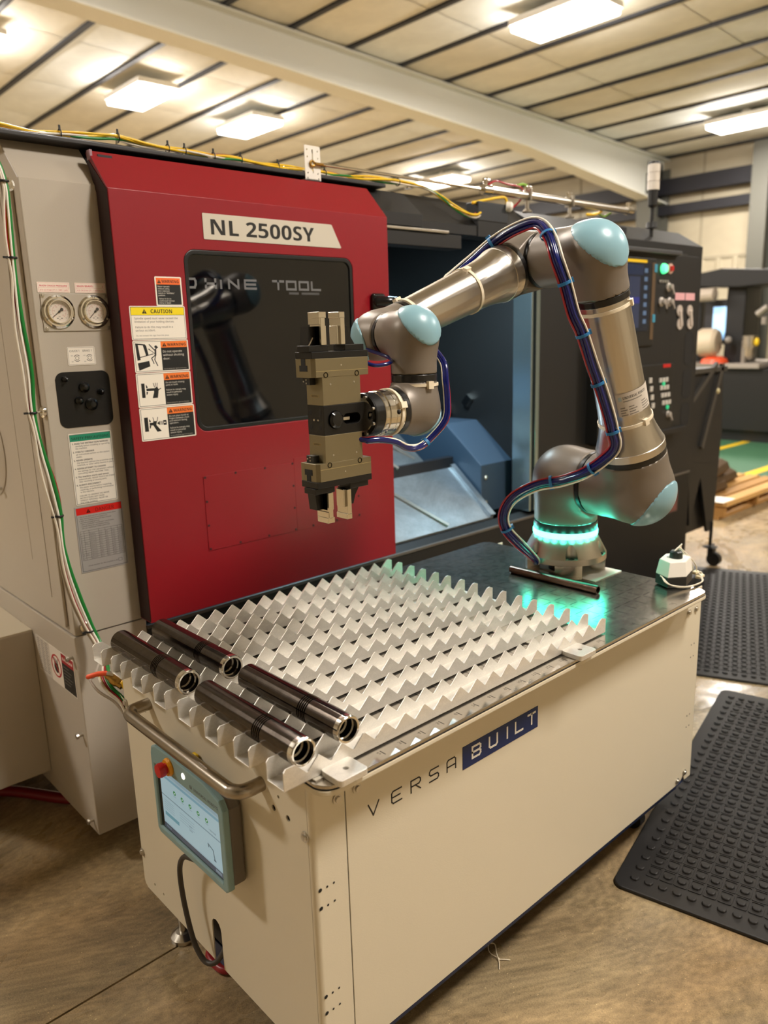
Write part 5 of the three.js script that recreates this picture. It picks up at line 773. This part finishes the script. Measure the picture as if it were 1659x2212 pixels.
// ---------------------------------------------------------------- wiring on the lathe
{
  const t = thing('wire_bundle', 'loose green, yellow, red and white lines tied down the corner of the grey lathe housing', 'wires', [0, 0, -1.12]);
  const path = curve([[-0.03, 2.02, -1.13], [-0.017, 1.955, -1.115], [-0.021, 1.862, -1.112], [-0.024, 1.774, -1.112], [-0.024, 1.616, -1.112], [-0.018, 1.499, -1.112], [-0.023, 1.392, -1.112], [-0.015, 1.306, -1.112], [0.003, 1.204, -1.112], [0.013, 1.107, -1.112], [0.009, 1.021, -1.112], [0.014, 0.94, -1.112], [0.03, 0.854, -1.112], [0.045, 0.8, -1.112], [0.058, 0.755, -1.105], [0.07, 0.705, -1.07], [0.03, 0.69, -0.96], [-0.005, 0.715, -0.89], [-0.012, 0.7, -0.85], [0.005, 0.67, -0.81], [0.006, 0.64, -0.782]], 0.5), N = 160, P = path.getSpacedPoints(N);
  const bulge = (f, k) => { const ties = [0.05, 0.17, 0.41, 0.585, 0.81, 1.0]; let i = 0; while (i < 4 && f > ties[i + 1]) i++; const u = (f - ties[i]) / (ties[i + 1] - ties[i]); return Math.sin(Math.PI * Math.min(1, Math.max(0, u))) * k[i % k.length]; };
  const strand = (a, b, r, name, m, k) => { const q = []; for (let i = 0; i <= N; i += 4) { const f = i / N; q.push(P[i].clone().add(V(a + bulge(f, k), 0, b))); } mesh(name, local(merge([tube(q, r, 150, 8)]), t), m, t); };
  strand(0.004, 0.003, 0.0052, 'green_hose', M.wireGreen, [0.002, 0.004, 0.002, 0.012, 0.006]); strand(-0.001, -0.002, 0.0033, 'yellow_wire', M.wireYellow, [0.002, 0.012, 0, -0.004, -0.006]); strand(-0.003, 0.001, 0.0034, 'red_hose', M.wireRed, [-0.003, 0.002, 0.014, 0.001, 0.003]); strand(-0.004, 0.005, 0.0034, 'white_hose', M.wireWhite, [-0.006, -0.012, -0.016, -0.002, -0.006]); strand(0.001, 0.006, 0.003, 'white_hose', M.white, [0.001, -0.004, -0.005, 0.006, 0.012]); strand(-0.006, -0.002, 0.0036, 'grey_hose', std(0xa79d90, 0.4), [0, -0.006, 0.002, -0.004, -0.026]);
  for (const [x, y, z] of [[-0.017, 1.957, -1.114], [-0.022, 1.777, -1.112], [-0.022, 1.39, -1.112], [0.013, 1.107, -1.112], [0.056, 0.762, -1.108]]) mesh('cable_tie', local(merge([fin(new THREE.TorusGeometry(0.0115, 0.0018, 8, 28).rotateX(Math.PI / 2).scale(1, 1.6, 1).translate(x, y, z)), bx(x - 0.022, x - 0.008, y - 0.002, y + 0.003, z + 0.002, z + 0.008)]), t), M.blackPlastic, t);
  for (const [x, y, z, n] of [[0.0, 1.955, -1.142, V(-0.25, 0, 1)], [0.028, 1.386, -1.165, V(-1, 0, 0)], [0.06, 0.765, -1.146, V(0, 0, 1)]]) mesh('magnet_hook', local(merge([lathe([[0, 0], [0.0165, 0], [0.0165, 0.006], [0.012, 0.009], [0.003, 0.009], [0.003, 0.03], [0.006, 0.034], [0, 0.036]], V(x, y, z), n, 28)]), t), M.chrome, t);
}
{
  const t = thing('wire_loom', 'yellow, green, red and white wires running along the top edge of the lathe roof', 'wires', [0.8, 2.1, -1.24]);
  const path = curve([[-0.1, 2.112, -1.24], [0.031, 2.111, -1.24], [0.099, 2.109, -1.24], [0.184, 2.113, -1.24], [0.274, 2.119, -1.24], [0.345, 2.126, -1.24], [0.411, 2.119, -1.24], [0.487, 2.117, -1.24], [0.560, 2.116, -1.24], [0.638, 2.113, -1.24], [0.722, 2.117, -1.24], [0.826, 2.112, -1.24], [0.974, 2.111, -1.24], [1.094, 2.112, -1.24], [1.221, 2.113, -1.24], [1.356, 2.118, -1.24], [1.499, 2.118, -1.235], [1.56, 2.112, -1.22], [1.613, 2.084, -1.19], [1.66, 2.046, -1.165], [1.705, 2.013, -1.13], [1.76, 2.008, -1.13], [1.81, 2.024, -1.15]]), N = 180, P = path.getSpacedPoints(N);
  const cols = [['yellow_wire', M.wireYellow, 0.0042, 0, 0.004], ['yellow_wire', M.wireYellow, 0.0038, 0.006, -0.001], ['green_wire', M.wireGreen, 0.0036, -0.004, -0.004], ['red_wire', M.wireRed, 0.0036, 0.004, -0.008], ['white_wire', M.wireWhite, 0.0034, -0.007, 0.003]];
  cols.forEach(([n, m, r, a, b], k) => { const q = []; for (let i = 0; i <= N; i += 4) { const f = i / N; q.push(P[i].clone().add(V(0, 0.004 + a * 0.6 + 0.004 * Math.sin(f * 34 + k * 2.1), b + 0.006 * Math.sin(f * 27 + k * 1.3)))); } mesh(n, local(merge([tube(q, r, 190, 7)]), t), m, t); });
  for (const x of [0.184, 0.345, 0.5, 0.56, 0.66, 0.76, 0.9, 1.1, 1.45]) { const i = P.reduce((b, p, j) => (Math.abs(p.x - x) < Math.abs(P[b].x - x) ? j : b), 0); mesh('cable_tie', local(merge([fin(new THREE.TorusGeometry(0.0125, 0.0017, 8, 24).rotateY(Math.PI / 2).translate(P[i].x, P[i].y + 0.003, P[i].z)), bx(P[i].x - 0.002, P[i].x + 0.003, P[i].y + 0.012, P[i].y + 0.026, P[i].z, P[i].z + 0.003)]), t), M.blackPlastic, t); }
  for (const x of [0.345, 0.64, 0.92, 1.5]) mesh('magnet_hook', local(merge([lathe([[0, 0], [0.016, 0], [0.016, 0.004], [0.004, 0.006], [0.003, 0.014], [0, 0.014]], V(x, 2.104, -1.238), V(0, 1, 0), 20)]), t), M.chrome, t);
}
{
  const t = thing('perforated_bracket', 'upright white metal bracket plate with holes and a slot, on the lathe roof edge', 'bracket', [1.013, 2.09, -1.2]);
  const s = rrect(0.98, 1.046, 2.078, 2.186, 0.006); for (const [x, y, r] of [[0.991, 2.172, 0.003], [1.035, 2.17, 0.003], [0.991, 2.15, 0.003], [1.035, 2.148, 0.003], [0.992, 2.1, 0.003], [1.034, 2.1, 0.003], [0.99, 2.084, 0.0025], [1.036, 2.084, 0.0025]]) circleHole(s, x, y, r); s.holes.push(rrect(1.0105, 1.0155, 2.1, 2.175, 0.002, THREE.Path));
  mesh('plate', local(prismZ(s, -1.2, -1.197, 0.0005), t), M.white, t); mesh('foot', local(bx(0.98, 1.046, 2.078, 2.081, -1.24, -1.197), t), M.white, t);
  mesh('rod_end', local(merge([fin(new THREE.TorusGeometry(0.0085, 0.004, 10, 24).translate(1.008, 2.129, -1.193)), cyl(V(1.016, 2.129, -1.19), V(1.06, 2.129, -1.19), 0.0055)]), t), M.brass, t);
}
{
  const t = thing('air_cylinder', 'long silver air cylinder with rod and fittings, lying above the dark lathe roof', 'air cylinder', [2.0, 2.1, -1.19]);
  const L = (g) => local(merge([g]), t);
  mesh('rod', L(cyl(V(1.05, 2.13, -1.19), V(1.9, 2.132, -1.19), 0.0058, 0.0058, 16)), M.chrome, t);
  mesh('barrel', L([cyl(V(1.9, 2.132, -1.19), V(3.03, 2.138, -1.19), 0.0165, 0.0165, 28)]), M.steel, t); mesh('end_cap', L([cyl(V(1.88, 2.132, -1.19), V(1.93, 2.132, -1.19), 0.02, 0.02, 24)]), M.alu, t); mesh('end_cap', L([cyl(V(2.99, 2.138, -1.19), V(3.04, 2.138, -1.19), 0.02, 0.02, 24)]), M.alu, t);
  for (const x of [1.9, 2.18, 2.49, 3.01]) mesh('fitting', L([cyl(V(x, 2.14, -1.19), V(x, 2.178, -1.19), 0.009, 0.009, 12), cyl(V(x - 0.012, 2.17, -1.19), V(x + 0.022, 2.172, -1.19), 0.007, 0.007, 12)]), M.chrome, t);
  for (const x of [2.18, 2.5]) mesh('stand', L([cyl(V(x, 2.072, -1.19), V(x, 2.14, -1.19), 0.009, 0.007, 12), lathe([[0, 0], [0.022, 0], [0.022, 0.004], [0.012, 0.014], [0, 0.014]], V(x, 2.066, -1.19), UP, 16), bx(x - 0.006, x + 0.006, 2.113, 2.162, -1.214, -1.166, 0.003)]), M.steel, t);
  mesh('red_line', L([tube([[1.92, 2.155, -1.19], [1.98, 2.175, -1.2], [2.06, 2.17, -1.2], [2.14, 2.165, -1.195], [2.16, 2.13, -1.2], [2.1, 2.08, -1.21], [2.03, 2.065, -1.2]], 0.0045, 60, 8)]), M.hoseRed, t); mesh('green_line', L([tube([[2.18, 2.172, -1.19], [2.15, 2.178, -1.19], [2.12, 2.17, -1.2]], 0.006, 20, 8), tube([[2.7, 2.1, -1.21], [2.76, 2.11, -1.21], [2.82, 2.1, -1.21], [2.88, 2.12, -1.21]], 0.005, 24, 8)]), std(0x7fae3a, 0.4), t); mesh('yellow_line', L([tube([[2.66, 2.095, -1.2], [2.72, 2.1, -1.2], [2.78, 2.118, -1.2]], 0.007, 20, 8)]), M.wireYellow, t);
}
{
  const t = thing('interlock_switch', 'dark switch box with a yellow hooked tube on top, over the lathe door opening', 'switch', [1.89, 2.03, -1.17]);
  const L = (g) => local(merge([g]), t);
  mesh('case', L([bx(1.8, 1.99, 2.0, 2.075, -1.21, -1.143, 0.004)]), std(0x23262a, 0.5), t); mesh('yellow_tube', L([tube([[1.785, 2.068, -1.16], [1.88, 2.088, -1.16], [1.97, 2.105, -1.16], [1.995, 2.1, -1.16], [2.0, 2.085, -1.16]], 0.006, 40, 10)]), M.wireYellow, t); mesh('cable_gland', L([lathe([[0, 0], [0.02, 0], [0.02, 0.02], [0.012, 0.028], [0, 0.028]], V(1.985, 2.068, -1.15), V(0.6, -0.1, 0.8), 24)]), M.white, t); mesh('mount', L([bx(1.8, 1.99, 1.94, 2.0, -1.24, -1.145)]), M.black, t);
}
// ---------------------------------------------------------------- valve with the orange handle by the cart
{
  const t = thing('ball_valve', 'brass ball valve with an orange lever, below the left end of the tray', 'valve', [0.0, 0.735, -0.83]);
  mesh('body', [lathe([[0, 0], [0.011, 0], [0.011, 0.012], [0.014, 0.018], [0.014, 0.032], [0.011, 0.038], [0.011, 0.05], [0, 0.05]], V(-0.005, -0.005, -0.02), V(0.4, -0.5, 0.75), 20)], M.brass, t); mesh('stem', cyl(V(0.002, 0.0, 0), V(-0.012, 0.005, -0.008), 0.005), M.steel, t);
  mesh('lever', [tube([[-0.012, 0.004, -0.012], [-0.03, 0.002, -0.028], [-0.047, -0.004, -0.042]], 0.0065, 20, 12)], M.orangePlastic, t);
  mesh('yellow_hose', [tube([[0.016, -0.022, 0.02], [0.022, -0.05, 0.035], [0.026, -0.085, 0.045], [0.03, -0.13, 0.055]], 0.0075, 40, 10)], M.wireYellow, t);
}
// ---------------------------------------------------------------- hoses on the floor
{
  const a = mesh('air_hose', [tube([[-0.5, 0.03, -2.1], [-0.28, 0.028, -1.95], [-0.06, 0.026, -1.72], [0.1, 0.024, -1.5], [0.3, 0.022, -1.45]], 0.019, 60, 10)], std(0x7d1016, 0.45)); a.userData = { label: 'red hose lying on the floor under the beige tank box', category: 'hose' };
  const b = mesh('red_strap', [tube([[0.16, 0.012, -0.62], [0.1, 0.012, -0.6], [0.066, 0.012, -0.575], [0.062, 0.012, -0.535], [0.072, 0.012, -0.502], [0.12, 0.012, -0.48]], 0.0105, 40, 10)], std(0x8a0f18, 0.4)); b.userData = { label: 'red hose end on the floor below the slot of the cart end', category: 'hose' };
}
// ---------------------------------------------------------------- anti-fatigue mats
{
  function mat(label, ox, oz, ang, Lx, Lz, px, pz, nx, nz, keep, bend) {
    const t = thing('rubber_mat', label, 'mat', [ox, 0, oz]); t.rotation.y = ang;
    const s = rrect(0, Lx, -Lz, 0, 0.035), N = 0.011, lip = s;
    const body = mesh('mat_body', prismY(lip, 0, N, 0.004), M.rubber, t);
    const dome = lathe([[0.0128, 0], [0.0122, 0.004], [0.0098, 0.0078], [0.0055, 0.0103], [0, 0.0112]], V(0, N - 0.0008, 0), UP, 12, 2), rim = new THREE.Shape(); void rim;
    const frame = fin(extrude((() => { const r = rrect(-px / 2 + 0.0015, px / 2 - 0.0015, -pz / 2 + 0.0015, pz / 2 - 0.0015, 0.006); r.holes.push(rrect(-px / 2 + 0.0045, px / 2 - 0.0045, -pz / 2 + 0.0045, pz / 2 - 0.0045, 0.004, THREE.Path)); return r; })(), 0.0028, 0, 3).applyMatrix4(TO_Y)).translate(0, N - 0.0008, 0);
    const spots = []; for (let i = 0; i < nx; i++) for (let j = 0; j < nz; j++) spots.push([0.055 + i * px, 0.052 + j * pz, i, j]);
    const c = camera.position, w = spots.map(([x, z, i, j]) => { const v = V(x, 0, z).applyAxisAngle(UP, ang).add(V(ox, 0, oz)), q = v.clone().project(camera), inn = Math.abs(q.x) < 1.04 && Math.abs(q.y) < 1.04; return { x, z, i, j, d: v.distanceTo(c) + (inn ? 0 : 100) }; }).sort((a, b) => a.d - b.d);
    const rest = [], dg = merge([dome]);
    w.forEach((q, k) => { if (k < keep) { const o = mesh('bubble', dg, M.rubber, t); o.position.set(q.x, 0, q.z); } else if (q.d < 100) rest.push(dome.clone().translate(q.x, 0, q.z)); });
    if (rest.length) mesh('far_bubbles', rest, M.rubber, t).userData.kind = 'stuff';
    const grid = w.filter((q) => q.d < 100 && q.i > 0 && q.j > 0 && q.i < nx - 1).map((q) => frame.clone().translate(q.x, 0, q.z));
    mesh('cell_walls', grid, M.rubber, t).userData.kind = 'stuff';
    return t;
  }
  camera.updateMatrixWorld(); camera.updateProjectionMatrix();
  mat('large black studded rubber mat on the floor, nearest the viewer', 1.035, 0.002, 0.222, 1.46, 1.1, 0.0535, 0.0392, 26, 25, 300);
  mat('second black studded rubber mat, farther back and overlapping the near one', 2.46, -0.62, 0.40, 1.75, 1.0, 0.0535, 0.0392, 31, 23, 120);
}
// ---------------------------------------------------------------- background to the right
{
  const t = thing('steel_stand', 'black sheet metal stand on a castor at the right end of the lathe', 'stand', [4.05, 0, -1.3]);
  const L = (g) => local(merge([g]), t);
  mesh('side_plate', L([prismZ([[3.82, 0.9], [3.9, 0.33], [4.02, 0.62], [4.16, 0.24], [4.24, 0.24], [4.28, 0.9], [4.24, 1.3], [3.8, 1.3]], -1.22, -1.2, 0.002)]), M.black, t); mesh('cabinet', L([bx(3.8, 4.28, 0.26, 1.3, -1.9, -1.24, 0.006)]), std(0x0e0d0d, 0.5), t);
  mesh('strut', L([quad(V(3.82, 1.12, -1.19), V(4.12, 1.33, -1.19), 0.03, 0.02, V(0, 0, 1)), quad(V(4.2, 1.32, -1.19), V(3.98, 0.82, -1.19), 0.035, 0.02, V(0, 0, 1)), bx(3.82, 4.26, 1.28, 1.31, -1.21, -1.18, 0.004)]), std(0x3a3733, 0.45), t); mesh('knob', L(new THREE.SphereGeometry(0.022, 14, 10).translate(4.14, 1.16, -1.19)), std(0xb8ad84, 0.5), t);
  mesh('castor_stem', L([cyl(V(4.22, 0.1, -1.2), V(4.22, 0.3, -1.2), 0.011), lathe([[0, 0], [0.05, 0], [0.02, 0.012], [0, 0.012]], V(4.22, 0.125, -1.2), UP, 20), bx(4.16, 4.28, 0.13, 0.138, -1.206, -1.194)]), M.blackPlastic, t); mesh('castor_wheel', L([cyl(V(4.205, 0.046, -1.17), V(4.245, 0.046, -1.17), 0.045, 0.045, 24), bx(4.2, 4.25, 0.05, 0.12, -1.21, -1.17, 0.006)]), M.blackPlastic, t);
  for (const z of [-1.8]) for (const x of [3.9, 4.2]) mesh('rear_foot', L(cyl(V(x, 0, z), V(x, 0.27, z), 0.02)), M.blackPlastic, t);
}
{
  const t = thing('milling_machine', 'black machine frame with a cream motor and a bright blue window, behind the lathe', 'machine', [6.2, 0, -2.0]);
  t.scale.setScalar(1.6); t.position.set(10.35, -0.936, -3.8);
  const L = (g) => merge([g]).translate(-6.2, 0, 2.0), K = std(0x0d0d0e, 0.5);
  mesh('cabinet', L([bx(5.95, 6.9, 0.68, 1.2, -2.5, -0.9, 0.01), bx(6.0, 6.8, 0.5855, 0.69, -2.4, -1.0)]), K, t); mesh('table', L([bx(5.9, 6.9, 1.205, 1.245, -2.45, -1.95, 0.006)]), std(0x7d766d, 0.5), t); mesh('table', L([bx(5.9, 6.9, 1.205, 1.245, -1.93, -1.65, 0.006)]), std(0x9a9188, 0.5), t);
  mesh('top_beam', L([prismX([[-2.4, 1.9], [-2.4, 1.985], [-2.05, 2.03], [-1.4, 1.97], [-0.9, 1.96], [-0.9, 1.86], [-1.5, 1.89], [-1.9, 1.87]], 6.0, 6.5, 0.006)]), K, t);
  mesh('post', L([bx(6.1, 6.4, 1.2, 1.95, -2.04, -1.88, 0.01)]), K, t); mesh('post', L([bx(6.1, 6.5, 1.2, 1.95, -1.66, -0.9, 0.02)]), K, t); mesh('post', L([bx(6.25, 6.4, 1.2, 1.95, -2.5, -2.33, 0.01)]), K, t);
  mesh('motor', L([lathe([[0, 0], [0.1, 0], [0.12, 0.03], [0.12, 0.14], [0.1, 0.17], [0, 0.17]], V(6.0, 1.42, -2.22), V(0.1, 0, 1), 28)]), std(0xc9b8a0, 0.5), t); mesh('motor', L([lathe([[0, 0], [0.05, 0], [0.055, 0.02], [0.055, 0.16], [0, 0.18]], V(6.0, 1.82, -2.26), V(0, 0, 1), 24)]), std(0xb0a496, 0.5), t);
  mesh('window_pane', L([prismX([[-2.16, 1.5], [-2.16, 1.72], [-2.05, 1.72], [-2.03, 1.62], [-2.06, 1.44]], 6.12, 6.13)]), std(0xb8dcf4, 0.3, 0, { emissive: 0x8cc8ff, emissiveIntensity: 0.75 }), t); mesh('window_frame', L([bx(6.13, 6.2, 1.4, 1.78, -2.24, -2.0, 0.004)]), std(0x26262a, 0.5), t);
  mesh('spindle', L([lathe([[0.02, 0], [0.045, 0.03], [0.05, 0.1], [0.06, 0.1], [0.06, 0.2], [0, 0.2]], V(6.05, 1.27, -1.8), UP, 20)]), M.steel, t); mesh('knob', L(new THREE.SphereGeometry(0.03, 14, 10).translate(6.0, 1.44, -1.96)), std(0x8a8580, 0.4), t); mesh('knob', L(new THREE.SphereGeometry(0.026, 14, 10).scale(0.8, 1.3, 0.8).translate(6.0, 1.42, -1.72)), M.yellow, t); for (const [p, q, r] of [[V(6.02, 1.24, -1.83), V(6.02, 1.43, -1.83), 0.02], [V(6.02, 1.64, -1.74), V(6.02, 1.7, -1.66), 0.03], [V(6.02, 1.56, -1.68), V(6.02, 1.62, -1.68), 0.025]]) mesh('fitting', L([cyl(p, q, r)]), std(0x9a938a, 0.4, 0.5), t);
}
{
  const o = mesh('orange_cover', [lathe([[0.0, 0.06], [0.06, 0.055], [0.1, 0.035], [0.115, 0.0], [0.11, 0.0], [0, 0.0]], V(0, 0, 0), UP, 32)], M.orangePlastic); o.scale.setScalar(1.6); o.position.set(10.08, 1.0565, -3.93); o.userData = { label: 'orange dome shaped cover on the grey table behind the lathe', category: 'cover' };
}
{
  const t = thing('wooden_pallet', 'wooden pallet on the floor behind the lathe, loaded with brown metal blocks', 'pallet', [6.3, 0, -1.95]);
  const L = (g) => local(merge([g]), t), WD = [M.wood, std(0xa87d44, 0.7), std(0xc49a5c, 0.7)];
  for (let k = 0; k < 6; k++) mesh('deck_board', L(bx(5.46, 6.9, 0.12, 0.142, -2.5 + k * 0.145, -2.39 + k * 0.145, 0.002)), WD[k % 3], t);
  for (const x of [5.5, 6.15, 6.8]) mesh('stringer', L(bx(x - 0.02, x + 0.02, 0.022, 0.12, -2.5, -1.665, 0.002)), WD[1], t);
  mesh('lead_board', L(bx(5.48, 6.92, 0.11, 0.15, -1.69, -1.65, 0.003)), WD[2], t); for (const z of [-2.45, -1.75]) mesh('bottom_board', L(bx(5.46, 6.9, 0.001, 0.022, z - 0.05, z + 0.05, 0.002)), WD[1], t);
  const s = mesh('paper_sheet', bx(5.44, 5.66, 0.15, 0.156, -1.84, -1.66, 0.002), M.white); s.userData = { label: 'white sheet at the near corner of the wooden pallet', category: 'paper' };
  const blk = [[5.72, 0.142, -1.98, 'brown metal block lying at the left end of the pallet'], [6.25, 0.142, -2.1, 'brown metal block on the pallet, the farther one'], [6.0, 0.262, -2.05, 'brown metal block stacked on top of the two others']];
  blk.forEach(([x, y, z, lab], i) => { const b = thing('metal_block', lab, 'metal block', [x, y, z], 'brown metal blocks on the pallet'); b.rotation.y = 0.1 * i; mesh('blank', [prismX([[-0.09, 0.0], [0.09, 0.0], [0.12, 0.04], [0.1, 0.09], [0.04, 0.12], [-0.05, 0.12], [-0.12, 0.07]], -0.26, 0.26, 0.008)], M.brown, b); mesh('cut_end', [prismX([[-0.08, 0.005], [0.08, 0.005], [0.1, 0.04], [0.08, 0.085], [0.03, 0.11], [-0.04, 0.11], [-0.1, 0.065]], -0.264, -0.259)], std(0x6e5a40, 0.4, 0.5), b); if (i === 2) mesh('bright_edge', [bx(-0.2, 0.2, 0.118, 0.126, -0.03, 0.02, 0.003)], M.steel, b); });
}
scene.traverse((o) => { if (o.isMesh) o.castShadow = o.receiveShadow = true; if (o.isLight) o.castShadow = !o.isRectAreaLight; });
renderer.render(scene, camera);
